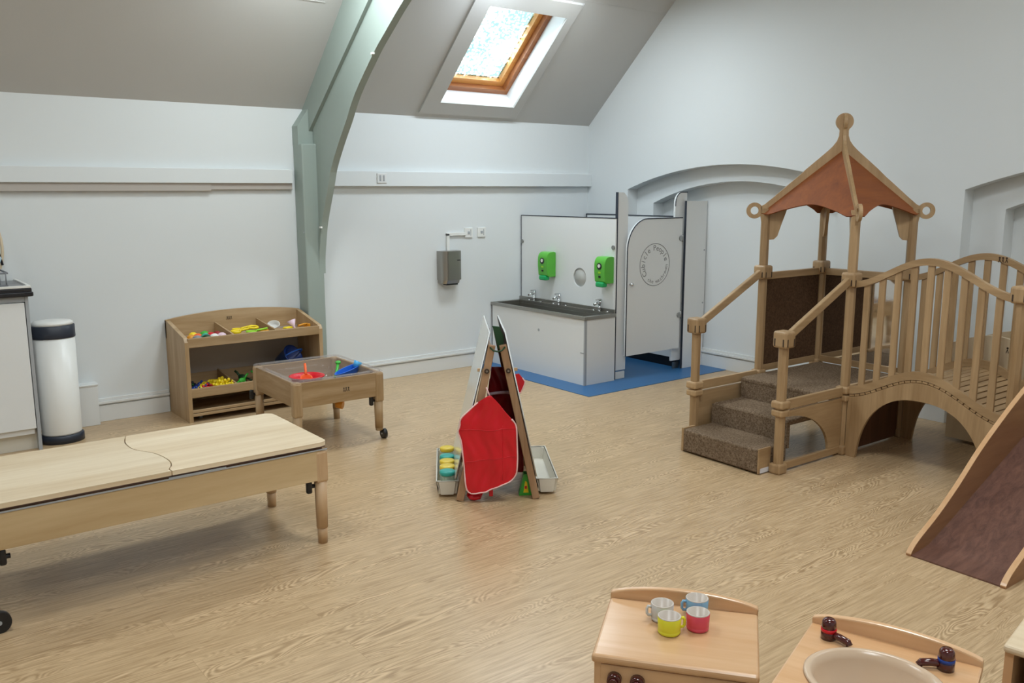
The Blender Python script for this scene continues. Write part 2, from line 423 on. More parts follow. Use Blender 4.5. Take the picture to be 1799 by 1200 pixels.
fr = ringframe('frame', 'pined', FX0, FX1, FY0, FY1, .05, DEP - .005, DEP + .09, w)
sash = ringframe('sash', 'pine', FX0 + .045, FX1 - .045, FY0 + .035, FY1 - .035, .05, DEP + .045, DEP + .10, w)
g = G(); slab(FX0 + .08, FX1 - .08, FY0 + .06, FY1 - .06, .006, DEP + .085); g.done('pane', 'glass', sash)
g = G(); slab(FX0 - .08, FX0, FY0 - .08, FY1 + .08, .13, DEP - .01); slab(FX1, FX1 + .08, FY0 - .08, FY1 + .08, .13, DEP - .01)
slab(FX0, FX1, FY0 - .08, FY0, .13, DEP - .01); slab(FX0, FX1, FY1, FY1 + .08, .13, DEP - .01); g.done('flashing', 'grey', w)
# ceiling seam strips
g = G(); slab(XL, 2.66, 5.408, 5.411, .012, -.003); slab(4.70, 5.6, 5.165, 5.168, .012, -.002); slab(4.60, 4.603, RIDGE, 5.19, .01, -.002)
struct(g.done('trim_ceiling', 'ceil'), 'thin cover strips over the ceiling board joints')

# wall rail
struct(G().box(XL, 2.66, YB - .05, YB, 1.555, 1.655, .004).done('trim_1', 'wall'), 'boxed white rail along the back wall, left bay')
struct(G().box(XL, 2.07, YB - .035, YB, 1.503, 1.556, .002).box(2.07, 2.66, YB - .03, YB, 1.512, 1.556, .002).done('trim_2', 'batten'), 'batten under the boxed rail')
struct(G().box(2.80, XW, YB - .05, YB, 1.535, 1.65, .004).done('trim_3', 'wall'), 'boxed white rail along the back wall, right bay')
# baseboards
def baseb(g, p, q, nx, ny, h=.155):
    (x0, y0), (x1, y1) = p, q
    for (o, z0, z1) in ((.018, 0, h - .048), (.009, h - .048, h - .036), (.028, h - .036, h - .02), (.014, h - .02, h)):
        xs = sorted((x0, x1 + nx * o)) if nx else sorted((x0, x1)); ys = sorted((y0, y1 + ny * o)) if ny else sorted((y0, y1))
        g.box(xs[0], xs[1], ys[0], ys[1], z0, z1, .002)
g = G(); baseb(g, (1.24, YB), (1.70, YB), 0, -1); baseb(g, (2.60, YB), (4.42, YB), 0, -1)
struct(g.done('baseboard_back', 'gloss'), 'moulded white skirting along the back wall')
g = G(); baseb(g, (XW + .25, 3.56), (XW + .25, 4.86), -1, 0); baseb(g, (XW, 2.62), (XW, 3.36), -1, 0)
baseb(g, (XW + .12, 2.42), (XW + .12, 2.62), -1, 0); baseb(g, (XW + .12, 3.36), (XW + .12, 3.56), -1, 0)
struct(g.done('baseboard_right', 'gloss'), 'moulded white skirting along the gable wall')
# pipe boxing beside the bin
struct(G().box(1.05, 1.235, 5.99, YB, 0, .27, .003).box(1.05, 1.24, 5.985, YB, .262, .274, .003).done('trim_4', 'gloss'), 'low white pipe boxing between bin and skirting')

# timber arch rib
rib = thing('trim_5', 'sage green timber arch rib against the back wall', None, kind='structure')
g = G().box(2.69, 2.83, 5.93, YB, 0, 1.835, .010)
g.prism([(2.69, 1.83), (2.83, 1.83), (2.83, 2.08), (2.775, 2.08), (2.69, 1.96)], ID('y', 5.985), ID('y', YB)); g.done('wall_post', 'rib', rib)
low = [(YB, 1.85), (5.755, 2.109), (5.046, 2.671), (4.0, 3.50)]
upp = [(YB + .02, 2.09), (5.755, 2.395), (5.046, 3.045), (4.0, 4.01)]
G().strip(upp, low, ID('x', 2.775), ID('x', 2.87)).done('rafter', 'rib', rib)
curve = [(5.93, .0), (5.93, .90), (5.925, 1.0), (5.90, 1.12), (5.855, 1.28), (5.735, 1.53), (5.675, 1.66), (5.56, 1.812), (5.43, 1.962), (5.29, 2.13), (5.03, 2.35), (4.88, 2.455), (4.64, 2.61), (4.35, 2.76), (4.0, 2.90)]
def smooth_poly(pts, n=4):
    out = []
    for i in range(len(pts) - 1):
        p0 = pts[max(i-1, 0)]; p1 = pts[i]; p2 = pts[i+1]; p3 = pts[min(i+2, len(pts)-1)]
        for k in range(n):
            t = k / n
            out.append(tuple(.5 * ((2*b) + (-a + c) * t + (2*a - 5*b + 4*c - d) * t*t + (-a + 3*b - 3*c + d) * t**3) for a, b, c, d in zip(p0, p1, p2, p3)))
    out.append(pts[-1]); return out
cv = smooth_poly(curve[1:], 4)
def off2(pts, d):
    o = []
    for i, p in enumerate(pts):
        a = pts[max(0, i-1)]; b = pts[min(len(pts)-1, i+1)]; tx, tz = b[0]-a[0], b[1]-a[1]; l = math.hypot(tx, tz)
        o.append((p[0] + tz / l * d, p[1] - tx / l * d))
    return o
inn = off2(cv, .035)
G().strip(cv, inn, ID('x', 2.79), ID('x', 2.84)).done('arch_rim', 'rib', rib)
# plate between the rim and post/rafter
back = [(y, 2.109 + (5.755 - y) * .793 + .02) for y, z in inn]
G().strip(back, inn, ID('x', 2.80), ID('x', 2.832)).done('web_plate', 'rib', rib)
for (y, z) in ((5.02, 2.345), (5.86, 1.235)):
    G().box(2.778, 2.792, y - .005, y + .022, z, z + .012).done('cable_clip', 'whitepl', rib, label='small white cable clip')
G().box(2.685, 2.695, 5.945, 5.95, 1.2, 1.21).done('screw', 'grey', rib)

# skirting fan: nothing else on the shell

# ------------------------------------------------------------------ wall fittings
t = thing('hand_dryer', 'brushed steel hand dryer mounted on the back wall', 'hand dryer', (4.008, 6.08, .74))
g = G()
def rrect(w, d, r, n=6, back_square=True):
    pts = [(-w/2, 0)]
    for i in range(n + 1): a = math.pi + (math.pi / 2) * i / n; pts.append((-w/2 + r + r * math.cos(a), -d + r + r * math.sin(a)))
    for i in range(n + 1): a = 1.5 * math.pi + (math.pi / 2) * i / n; pts.append((w/2 - r + r * math.cos(a), -d + r + r * math.sin(a)))
    pts.append((w/2, 0)); return pts
g.prism(rrect(.19, .11, .045), lambda a, b: (a, b, .03), lambda a, b: (a, b, .27))
g.prism(rrect(.175, .10, .045), lambda a, b: (a, b * .85, 0.0), lambda a, b: (a, b, .03)); g.done('casing', 'steel', t)
G().box(-.055, .055, -.085, -.03, -.012, .002).done('air_outlet', 'black', t)
G().box(.035, .065, -.112, -.109, .19, .197).done('badge', 'black', t)
g = G().box(4.005, 4.03, 6.06, 6.08, 1.0, 1.15, .002).box(4.005, 4.20, 6.06, 6.08, 1.13, 1.155, .002)
o = g.done('cable_trunking', 'whitepl'); o['label'] = 'white elbow of cable trunking from hand dryer up to the switch'; o['category'] = 'cable trunking'
for i, (x, l) in enumerate(((4.19, 'white fused switch plate joined to the dryer trunking'), (4.325, 'white fused switch plate on its own, nearer the sinks'))):
    s = thing('switch_plate', l, 'switch', (x, 6.08, 1.11), 0, 'switch plates on the back wall')
    G().box(0, .082, -.012, 0, 0, .082, .003).done('plate', 'whitepl', s)
    G().box(.03, .052, -.016, -.01, .03, .052, .002).done('rocker', 'grey', s)
    G().box(.058, .064, -.0135, -.01, .015, .067, .0).done('fuse_slot', 'grey', s)
s = thing('socket_plate', 'small white socket plate set on the boxed wall rail', 'socket', (3.345, 6.03, 1.56))
G().box(0, .085, -.008, 0, 0, .075, .003).done('plate', 'gloss', s); G().box(.02, .035, -.011, -.006, .015, .06, .001).box(.05, .065, -.011, -.006, .015, .06, .001).done('socket_face', 'grey', s)

# ------------------------------------------------------------------ kitchen corner
t = thing('base_cabinet', 'white kitchen base cabinet with black worktop edge above', 'cabinet', (0, 5.6, 0))
G().box(-.9, .80, .02, .46, .10, .905).done('carcass', 'white', t)
G().box(-.9, .82, .06, .46, 0, .13).done('plinth', 'plaster', t)
G().box(.812, .83, .0, .46, 0, .908, .001).done('end_panel', 'grey', t)
G().box(-.05, .808, 0, .02, .135, .875, .002).done('door', 'white', t)
G().box(-.9, -.055, 0, .02, .135, .875, .002).done('door', 'white', t)
G().box(-.9, .812, .004, .02, .88, .908, .001).done('top_rail', 'grey', t)
t = thing('worktop', 'black edged grey worktop over the white cabinet', 'worktop', (0, 5.6, .91))
G().box(-.9, .85, -.02, .46, 0, .05, .006).done('slab', 'blackw', t)
G().box(-.9, .856, -.026, .0, .002, .028, .006).done('front_edge', 'blackw', t)
G().box(-.9, .838, -.012, .46, .05, .056).done('surface', 'greyitem', t)
G().box(.828, .845, -.012, .46, .05, .066, .002).box(-.9, .845, -.018, -.006, .05, .064, .002).done('upstand', 'whitepl', t)
t = thing('dish_rack', 'grey dish rack at the left end of the worktop', 'dish rack', (.735, 5.82, .966))
g = G()
g.box(-.25, .015, -.13, .13, 0, .012, .003)
for k in range(9): g.cyl((-.25 + k * .032, -.13, .01), (-.25 + k * .032, -.13, .075), .004, seg=6); g.cyl((-.25 + k * .032, .13, .01), (-.25 + k * .032, .13, .075), .004, seg=6)
g.tube([(-.26, -.13, .075), (.015, -.13, .075), (.015, .13, .075), (-.26, .13, .075)], .006, 6, True); g.done('wire_frame', 'greyitem', t)
g = G(); g.sph((0, 0, .0), .08, 1, 1.2, .9, 14)
for v in g.b.verts: v.co.x *= 1 + .1 * math.sin(v.co.z * 60)
o = g.done('folded_cloth', 'paleblue'); o.location = (.66, 5.80, 1.105); o['label'] = 'pale blue cloth heaped in the grey dish rack'; o['category'] = 'cloth'
t = thing('wooden_hoop', 'pale wooden hoop leaning on the wall above the worktop', 'hoop', (.70, 6.02, .966))
g = G(); g.tube([(.0 + .10 * math.cos(a) - .02, .02 * math.sin(a) , .21 + .2 * math.sin(a)) for a in [2 * math.pi * i / 28 for i in range(28)]], .009, 8, True); g.done('ring', 'birchz', t)
G().tube([(.035, -.02, .30), (.05, -.03, .2), (.07, -.03, .1)], .007).done('strap', 'black', t)

t = thing('waste_bin', 'tall white bin with navy band beside the cabinet', 'bin', (.965, 5.745, 0))
G().lathe([(0, 0), (.122, 0), (.122, .045), (.112, .05), (0, .05)], sx=1, sy=.85).done('base', 'navy', t)
G().lathe([(0, .05), (.109, .05), (.111, .06), (.116, .64), (0, .64)], sx=1, sy=.85).done('body', 'whitepl', t)
G().lathe([(0, .64), (.119, .64), (.12, .645), (.120, .712), (.114, .716), (0, .716)], sx=1, sy=.85).done('rim_band', 'navy', t)
G().lathe([(0, .716), (.113, .716), (.112, .732), (.098, .741), (.05, .745), (0, .746)], sx=1, sy=.85).done('lid', 'whitepl', t)

# maker's mark: two little figures
def maker_mark(parent, loc, rz=0, s=1.0, mat='mark'):
    g = G()
    for dx in (-.011, .0, .012):
        g.cyl((dx, 0, .006), (dx, -.0012, .006), .0035, seg=8)
        g.bar((dx - .004, -.0006, -.010), (dx, -.0006, .002), .0012, .003, up=(0, 1, 0)); g.bar((dx + .004, -.0006, -.010), (dx, -.0006, .002), .0012, .003, up=(0, 1, 0))
    o = g.done('maker_mark', mat, parent); o.location = loc; o.rotation_euler = (0, 0, rz); o.scale = (s, 1, s)
    return o

# ------------------------------------------------------------------ toy shelf
SW, SD = .965, .37
t = thing('toy_shelf', 'wooden two-tier toy shelf with open compartments against the back wall', 'shelf', (1.703, 5.66, 0))
for x0 in (0, SW - .026):
    prof = [(0, 0), (0, .535), (.02, .562), (.06, .57), (.36, .635), (.405, .637), (.405, 0)]
    G().prism(prof, ID('x', x0), ID('x', x0 + .026)).done('side_panel', 'shelfz', t)
n = 20
top = [(.0 + SW * i / n, .632 + .046 * math.sin(math.pi * min(1, max(0, (i / n) * .96 + .02))) ** .7) for i in range(n + 1)]
G().strip(top, [(x, .515) for x, _ in top], ID('y', .382), ID('y', .405)).done('back_board', 'shelfx', t)
G().box(.026, SW - .026, .375, .392, .20, .52).done('back_panel', paint('grey_back_panel', '#a59c95', .35, 0, 40, .03), t)
G().box(.026, SW - .026, .37, .388, .06, .255).done('lower_back', 'shelfx', t)
for z0, z1 in ((.497, .558), (.163, .224)):
    G().box(.022, SW - .022, 0, .02, z0, z1, .003).done('front_rail', 'shelfx', t)
G().box(.022, SW - .022, .0, .012, .062, .082, .003).box(.022, SW - .022, 0, .02, .038, .058, .003).done('bottom_rail', 'shelfx', t)
for z in (.497, .163, .05):
    G().box(.026, SW - .026, .012, .385, z, z + .012).done('shelf_board', 'shelfx', t)
for z in (.509, .175):
    for x in (.33, .63):
        prof = [(.015, z), (.015, z + .048), (.37, z + .09), (.37, z)]
        G().prism(prof, ID('x', x - .006), ID('x', x + .006)).done('divider', 'shelfy', t)
g = G().box(.026, .04, .35, .374, .51, .6)
g.done('corner_block', 'shelfz', t)
for x in (.10, .85):
    c = G().box(x - .02, x + .02, .06, .12, .035, .052).done('caster', 'nickel', t)
    G().cyl((x - .011, .09, .022), (x + .011, .09, .022), .021, seg=18).done('wheel', 'grey', c)
maker_mark(t, (.435, .381, .618), 0, 1.2)
maker_mark(t, (.63, -.001, .535), 0, .01)

GRT = 'toys in the top left compartment'
def toy(name, fn, mat, loc, label, cat, rot=(0, 0, 0), group=None, parts=()):
    g = G(); fn(g); o = g.done(name, mat); o.location = loc; o.rotation_euler = rot
    o['label'] = label; o['category'] = cat
    if group: o['group'] = group
    for nm, f2, m2 in parts:
        g = G(); f2(g); g.done(nm, m2, o)
    return o
SXo, SYo = 1.703, 5.66
ZT, ZL = .509, .175
# top left: balls and shells on a bed
tl = [(.075, .10, 'amber', 'amber'), (.13, .13, 'orange', 'orange'), (.17, .10, 'teal', 'teal'), (.215, .13, 'red', 'red'), (.265, .15, 'darkred', 'dark red'), (.10, .055, 'greyitem', 'grey'), (.16, .05, 'dkgreen', 'dark green'), (.215, .06, 'whitepl', 'white'), (.27, .07, 'palepink', 'pink'), (.12, .2, 'yellow', 'yellow'), (.2, .21, 'green', 'green')]
for i, (x, y, m_, cn) in enumerate(tl):
    toy('play_ball', lambda g: g.lathe([(0, 0), (.018, .001), (.029, .01), (.031, .022), (.026, .037), (.012, .046), (0, .048)], seg=16), m_, (SXo + x, SYo + y, ZT + .012), cn + ' plastic play ball in the top left compartment of the toy shelf', 'toy ball', group=GRT)
# top middle: yellow scoops and a lime one
def scoop(g, s=1.0):
    g.lathe([(0, 0), (.022 * s, .003), (.033 * s, .018 * s), (.036 * s, .036 * s), (.032 * s, .036 * s), (.028 * s, .018 * s), (0, .008)], seg=18)
    g.tube([(.03 * s, 0, .032 * s), (.07 * s, 0, .036 * s), (.12 * s, 0, .04 * s)], .008 * s)
def ringtoy(g): g.tube([(.032 * math.cos(a), .032 * math.sin(a), .008) for a in [2 * math.pi * i / 20 for i in range(20)]], .008, 8, True)
toy('toy_scoop', scoop, 'yellow', (SXo + .39, SYo + .14, ZT + .016), 'bright yellow toy scoop with handle to the right, top middle compartment', 'toy scoop', (0, 0, .1))
toy('toy_scoop', scoop, 'yellow', (SXo + .43, SYo + .22, ZT + .016), 'yellow toy scoop behind the other, top middle compartment', 'toy scoop', (0, 0, .25))
toy('toy_scoop', scoop, 'lime', (SXo + .47, SYo + .065, ZT + .016), 'lime green toy scoop in the top middle compartment', 'toy scoop', (0, 0, .1))
toy('toy_ring', ringtoy, 'yellow', (SXo + .52, SYo + .16, ZT + .052), 'yellow ring lying flat on the scoops, top middle compartment', 'toy ring', (.1, 0, 0))
toy('toy_ring', ringtoy, 'amber', (SXo + .565, SYo + .09, ZT + .03), 'golden ring beside the lime scoop, top middle compartment', 'toy ring', (0, 0, 0))
toy('play_ball', lambda g: g.sph((0, 0, .02), .02), 'yellow', (SXo + .375, SYo + .06, ZT), 'small yellow ball at the left of the top middle compartment', 'toy ball')
# top right: white oval sieve, white funnel, yellow and amber bits
toy('toy_sieve', lambda g: g.lathe([(0, 0), (.03, .002), (.045, .02), (.05, .032), (.045, .032), (.03, .012), (0, .009)], sx=1, sy=.62, seg=24), 'whitepl', (SXo + .70, SYo + .20, ZT + .045), 'white oval sieve standing tilted in the top right compartment', 'toy sieve', (1.0, .0, -.9))
toy('toy_funnel', lambda g: g.lathe([(.008, 0), (.010, .03), (.032, .075), (.029, .075), (.007, .03), (.006, 0)], seg=20), 'palepink', (SXo + .80, SYo + .09, ZT + .02), 'pale pink funnel leaning in the top right compartment', 'toy funnel', (-.35, -.25, 0))
toy('toy_block', lambda g: g.box(-.03, .03, -.02, .02, 0, .035, .006), 'yellow', (SXo + .745, SYo + .09, ZT + .015), 'yellow block between the sieve and the funnel', 'toy block', (0, 0, .3))
toy('toy_rake', lambda g: g.tube([(-.05, 0, .03), (0, 0, .034), (.05, .01, .03)], .008).box(.04, .055, -.02, .035, .0, .035, .003), 'amber', (SXo + .865, SYo + .10, ZT + .02), 'amber toy rake at the right end of the top shelf', 'toy rake', (0, 0, .4))
# lower left: bright little animals and blocks, then a heap of yellow ones
cols = [('royal', 'blue'), ('red', 'red'), ('green', 'green'), ('yellow', 'yellow'), ('darkred', 'dark red'), ('navy', 'navy'), ('purple', 'purple'), ('black', 'black')]
def critter(g):
    g.sph((0, 0, .012), .013, 1.5, .9, .9, 10); g.sph((.02, 0, .022), .008, 1, 1, 1, 8)
    for a in (-.01, .01):
        for b in (-.006, .006): g.cyl((a, b, 0), (a, b, .01), .0035, seg=6)
pr = {}
k = 0
for ix in range(5):
    for iy in range(4):
        m_, cn = cols[(ix * 3 + iy * 5) % 8]; x = .05 + ix * .032 + random.uniform(-.008, .008); y = .05 + iy * .05
        lab = cn + ' plastic animal in the mixed heap, lower left compartment of the toy shelf'
        if m_ not in pr: pr[m_] = toy('toy_animal', critter, m_, (SXo + x, SYo + y, ZL + .012), lab, 'toy animal', (0, 0, k * 1.3), 'mixed plastic animals on the lower shelf'); pr[m_].scale = (1.3, 1.3, 1.5)
        else: c = clone(pr[m_], (SXo + x, SYo + y, ZL + .012), k * 1.3)
        k += 1
py = None
for ix in range(5):
    for iy in range(4):
        x = .205 + ix * .024 + random.uniform(-.004, .004); y = .04 + iy * .042; z = ZL + .012 + (.02 if 0 < ix < 4 and iy in (1, 2) else 0)
        if py is None:
            py = toy('toy_duck', critter, 'amber', (SXo + x, SYo + y, z), 'golden yellow plastic duck in the yellow heap, lower left compartment', 'toy duck', (0, 0, k), 'yellow plastic ducks on the lower shelf'); py.data.materials[0] = M['yellow']; py.scale = (1.3, 1.3, 1.6)
        else: clone(py, (SXo + x, SYo + y, z), k * 1.7)
        k += 1
def dino(g):
    g.sph((0, 0, .03), .02, 1.6, .8, 1, 12); g.tube([(.02, 0, .035), (.04, 0, .06), (.055, 0, .068)], .008); g.tube([(-.02, 0, .03), (-.05, 0, .02), (-.07, 0, .012)], .006)
    for a in (-.016, .016):
        for b in (-.01, .01): g.cyl((a, b, 0), (a, b, .025), .006, seg=8)
pd = None
for (x, y, rz, s, m_) in ((.40, .10, .4, 1, 'green'), (.44, .20, 2.2, 1.05, 'dkgreen'), (.50, .12, 1.2, .9, 'dkgreen'), (.55, .20, 3.5, 1, 'green'), (.56, .08, .1, .7, 'greyitem')):
    pd = toy('toy_dinosaur', dino, m_, (SXo + x, SYo + y, ZL + .012), {(.4, .1): 'mid green plastic dinosaur at the front left of the lower middle compartment', (.44, .2): 'dark green plastic dinosaur at the back of the lower middle compartment', (.5, .12): 'smaller dark green plastic dinosaur in the centre of the lower middle compartment', (.55, .2): 'mid green plastic dinosaur at the back right of the lower middle compartment', (.56, .08): 'small grey plastic dinosaur in the lower middle compartment'}[(x, y)], 'toy dinosaur', (0, 0, rz), 'dinosaurs on the lower shelf'); pd.scale = (s, s, s)
tb = thing('toy_bucket', 'royal blue bucket tipped over in the lower right compartment', 'toy bucket', (SXo + .775, SYo + .20, ZL + .125))
tb.rotation_euler = (1.0, 0, .5); tb.scale = (1.3, 1.3, 1.3)
G().lathe([(0, -.05), (.045, -.05), (.062, .05), (.066, .052), (.066, .056), (.058, .056), (.041, -.044), (0, -.044)], seg=28).done('pail', 'royal', tb)
G().tube([(.062 * math.cos(a), .01, .05 + .055 * math.sin(a)) for a in [math.pi * i / 12 for i in range(13)]], .004).done('handle', 'blue', tb)
toy('toy_block', lambda g: g.box(-.055, .055, -.03, .03, 0, .105, .015), 'yellow', (SXo + .68, SYo + .12, ZL + .012), 'yellow block left of the blue bucket on the lower shelf', 'toy block', (0, 0, .2))
toy('toy_frog', lambda g: g.sph((0, 0, .035), .035, 1.1, 1, .9, 14).sph((.02, -.02, .068), .011).sph((-.02, -.02, .068), .011), 'green', (SXo + .885, SYo + .13, ZL + .045), 'green frog toy right of the blue bucket on the lower shelf', 'toy frog', (0, 0, .3))

# ------------------------------------------------------------------ leg helper for the tables
def table_leg(par, x, y, ztop, zcoll, r, mat, foot=None, wheel=None, knob=None, zb=0.0):
    g = G().box(x - r, x + r, y - r, y + r, zcoll, ztop, r * .45)
    g.cyl((x, y, zb + .07), (x, y, zcoll + .004), r * .86, r * .98, 24)
    l = g.done('leg', mat, par)
    if wheel is None: G().cyl((x, y, zb), (x, y, zb + .075), r * .72, r * .80, 20).done('foot', mat, l)
    else:
        wx, wy, wr, ax = wheel
        G().cyl((x, y, zb + .055), (x, y, zb + .075), r * .8, seg=20).done('foot', mat, l)
        d = Vector((0, .012, 0)) if ax == 'y' else Vector((.012, 0, 0))
        cpt = Vector((wx, wy, wr)); g = G().cyl(cpt - d, cpt + d, wr, seg=28).cyl((wx, wy, wr), (x, y, zb + .07), .008, seg=10); wl = g.done('wheel', 'black', l)
        e = Vector((0, .0025, 0)) if ax == 'y' else Vector((.0025, 0, 0))
        G().cyl(cpt - d - e, cpt + d + e, wr * .2, seg=14).done('wheel_hub', 'grey', l)
    if knob:
        kx, ky, kz = knob
        G().cyl((kx - .014, ky, kz), (kx + .02, ky, kz), .009, seg=12).box(kx - .016, kx + .008, ky - .013, ky + .013, kz - .030, kz + .030, .008).done('knob', 'black', l)
    return l

# ------------------------------------------------------------------ water table
t = thing('water_table', 'wooden water play table with clear tub in front of the toy shelf', 'table', (2.255, 4.888, 0), R(-1.2))
hw, hd = .285, .325
for y0 in (-hd + .004, hd - .022): G().box(-hw + .035, hw - .035, y0, y0 + .018, .272, .418, .003).done('apron', 'shelfx', t)
for x0 in (-hw + .004, hw - .022): G().box(x0, x0 + .018, -hd + .035, hd - .035, .272, .418, .003).done('apron', 'shelfy', t)
for sx in (-1, 1):
    for sy in (-1, 1):
        x, y = sx * (hw - .024), sy * (hd - .024)
        wh = (x + .028, y - .005, .03, 'x') if (sx > 0 and sy < 0) else None
        table_leg(t, x, y, .42, .235 if not (sx < 0 and sy < 0) else .215, .028, 'shelfz', wheel=wh, knob=(x - .045, y, .245) if sx > 0 or sy > 0 else None)
g = G().tube([(x, y, .427) for x, y in [(-hw+.03, -hd), (hw-.03, -hd), (hw-.008, -hd+.008), (hw, -hd+.03), (hw, hd-.03), (hw-.008, hd-.008), (hw-.03, hd), (-hw+.03, hd), (-hw+.008, hd-.008), (-hw, hd-.03), (-hw, -hd+.03), (-hw+.008, -hd+.008)]], .007, 8, True)
# tub walls
def tubwall(g, w0, d0, z0, w1, d1, z1, n=24, p=6):
    ra = []; rb = []
    for i in range(n * 4):
        a = 2 * math.pi * i / (n * 4); c, s_ = math.cos(a), math.sin(a)
        k_ = (abs(c) ** p + abs(s_) ** p) ** (-1 / p)
        ra.append(g.b.verts.new((c * k_ * w0, s_ * k_ * d0, z0))); rb.append(g.b.verts.new((c * k_ * w1, s_ * k_ * d1, z1)))
    m_ = len(ra)
    for i in range(m_):
        f = g.b.faces.new((ra[i], ra[(i+1) % m_], rb[(i+1) % m_], rb[i])); f.smooth = True
    return ra, rb
tubwall(g, hw, hd, .430, hw - .03, hd - .03, .430); a_, b2 = tubwall(g, hw - .03, hd - .03, .430, hw - .05, hd - .05, .30); g.b.faces.new(b2)
g.done('tub', 'tub', t)
G().box(-hw + .03, hw - .03, -hd + .03, hd - .03, .278, .292).done('base_board', 'shelfx', t)
G().cyl((.07, -.12, .21), (.07, -.12, .28), .014, seg=14).cyl((.05, -.16, .222), (.078, -.19, .216), .024, seg=20).done('drain_tap', 'amber', t)
maker_mark(t, (.04, -hd + .0035, .345), 0, 1.3)
def ww(x, y, z): return Matrix.Translation(t.location) @ Matrix.Rotation(R(-1.2), 4, 'Z') @ Vector((x, y, z))
toy('toy_bowl', lambda g: g.lathe([(0, 0), (.06, .004), (.088, .03), (.10, .055), (.106, .056), (.106, .06), (.096, .06), (.082, .034), (.056, .01), (0, .006)], seg=32), 'red', ww(-.10, -.08, .345), 'red bowl floating in the clear tub of the water table', 'toy bowl')
toy('toy_ladle', lambda g: (scoop(g, 1.0)), 'orange', ww(-.10, -.07, .362), 'orange ladle standing in the red bowl', 'toy ladle', (0, -.55, 1.2))
toy('toy_ladle', lambda g: g.tube([(-.06, 0, 0), (0, 0, .02), (.05, 0, .05)], .009).sph((.055, 0, .055), .018, 1, 1, .6), 'green', ww(.125, -.02, .375), 'green toy spoon left of the blue boat in the tub', 'toy spoon', (0, -.2, .9))
def boat(g):
    top = [(.13 * math.cos(a) * (1 if math.cos(a) < 0 else 1), .04 * math.sin(a)) for a in [2 * math.pi * i / 24 for i in range(24)]]
    A = [g.b.verts.new((x, y, .045)) for x, y in top]; B = [g.b.verts.new((x * .7, y * .6, 0)) for x, y in top]; Cc = [g.b.verts.new((x * .9, y * .8, .045)) for x, y in top]; D = [g.b.verts.new((x * .65, y * .5, .01)) for x, y in top]
    for i in range(24):
        j = (i + 1) % 24
        for q in ((A[i], A[j], B[j], B[i]), (A[i], A[j], Cc[j], Cc[i]), (Cc[i], Cc[j], D[j], D[i])): g.b.faces.new(q)
    g.b.faces.new(B); g.b.faces.new(D)
toy('toy_boat', boat, 'blue', ww(.185, -.06, .365), 'long bright blue toy boat at the right of the tub', 'toy boat', (0, -.12, .45))
toy('toy_cup', lambda g: g.lathe([(0, 0), (.02, .0), (.027, .04), (.024, .04), (.018, .005), (0, .005)], seg=20), 'sky', ww(.245, -.04, .405), 'small sky blue cup resting on the blue boat', 'toy cup', (0, .5, 0))

# ------------------------------------------------------------------ long table with two lids
t = thing('activity_table', 'long low wooden play table with two wavy-jointed birch lids', 'table', (0, 0, 0))
X0, X1, Y0, Y1, ZB = .262, 1.556, 3.292, 3.905, .455
wave = [(.9, 3.905), (.874, 3.817), (.868, 3.748), (.873, 3.682), (.898, 3.622), (.924, 3.572), (.94, 3.491), (.942, 3.414), (.93, 3.36), (.911, 3.322), (.912, 3.292)]
wv = smooth_poly(wave, 3)
def lid(xe, sgn, nm, lab):
    pts_w = [(x + sgn * .0022, y) for x, y in wv]; r = .035
    far = []
    n_ = len(pts_w)
    for i, (x, y) in enumerate(pts_w):
        dy = min(y - Y0, Y1 - y); c = 0 if dy >= r else r - math.sqrt(max(0, r * r - (r - dy) ** 2)); far.append((xe - sgn * -1 * 0 + (-sgn) * -1 * 0 + (sgn * -c), y))
    g = G().strip(pts_w, far, ID('z', ZB - .018), ID('z', ZB - .004)); o = g.done(nm, 'birchx', t)
    G().strip(pts_w, far, ID('z', ZB - .004), ID('z', ZB)).done('lid_face', 'birchx', o)
    return o
lid(X0, -1, 'lid', 0); lid(X1, 1, 'lid', 0)
G().box(X0 + .01, X1 - .01, Y0 + .008, Y1 - .008, ZB - .0245, ZB - .019).box(X0 + .02, X1 - .02, Y0 + .018, Y1 - .018, ZB - .034, ZB - .024).done('lid_support', 'plyedge', t)
G().box(X0 + .004, X1 - .004, Y0 + .001, Y0 + .006, ZB - .035, ZB - .0305).box(.90, 1.12, Y0 + .0005, Y0 + .006, ZB - .0305, ZB - .026).done('edge_strip', 'grey', t)
for y0 in (Y0 + .004, Y1 - .022): G().box(X0 + .035, X1 - .035, y0, y0 + .018, .288, ZB - .036, .002).done('apron', 'baprx', t)
for x0 in (X0 + .004, X1 - .022): G().box(x0, x0 + .018, Y0 + .035, Y1 - .035, .288, ZB - .036, .002).done('apron', 'bapry', t)
for x in (X0 + .028, X1 - .028):
    for y in (Y0 + .028, Y1 - .028):
        if x < 1: table_leg(t, x, y, ZB - .036, .27, .027, 'blegz', wheel=(x + .012, y - .035, .038, 'y'), knob=(x + .05, y, .255))
        else: table_leg(t, x, y, ZB - .036, .275, .028, 'blegz', knob=(x - .05, y, .262))

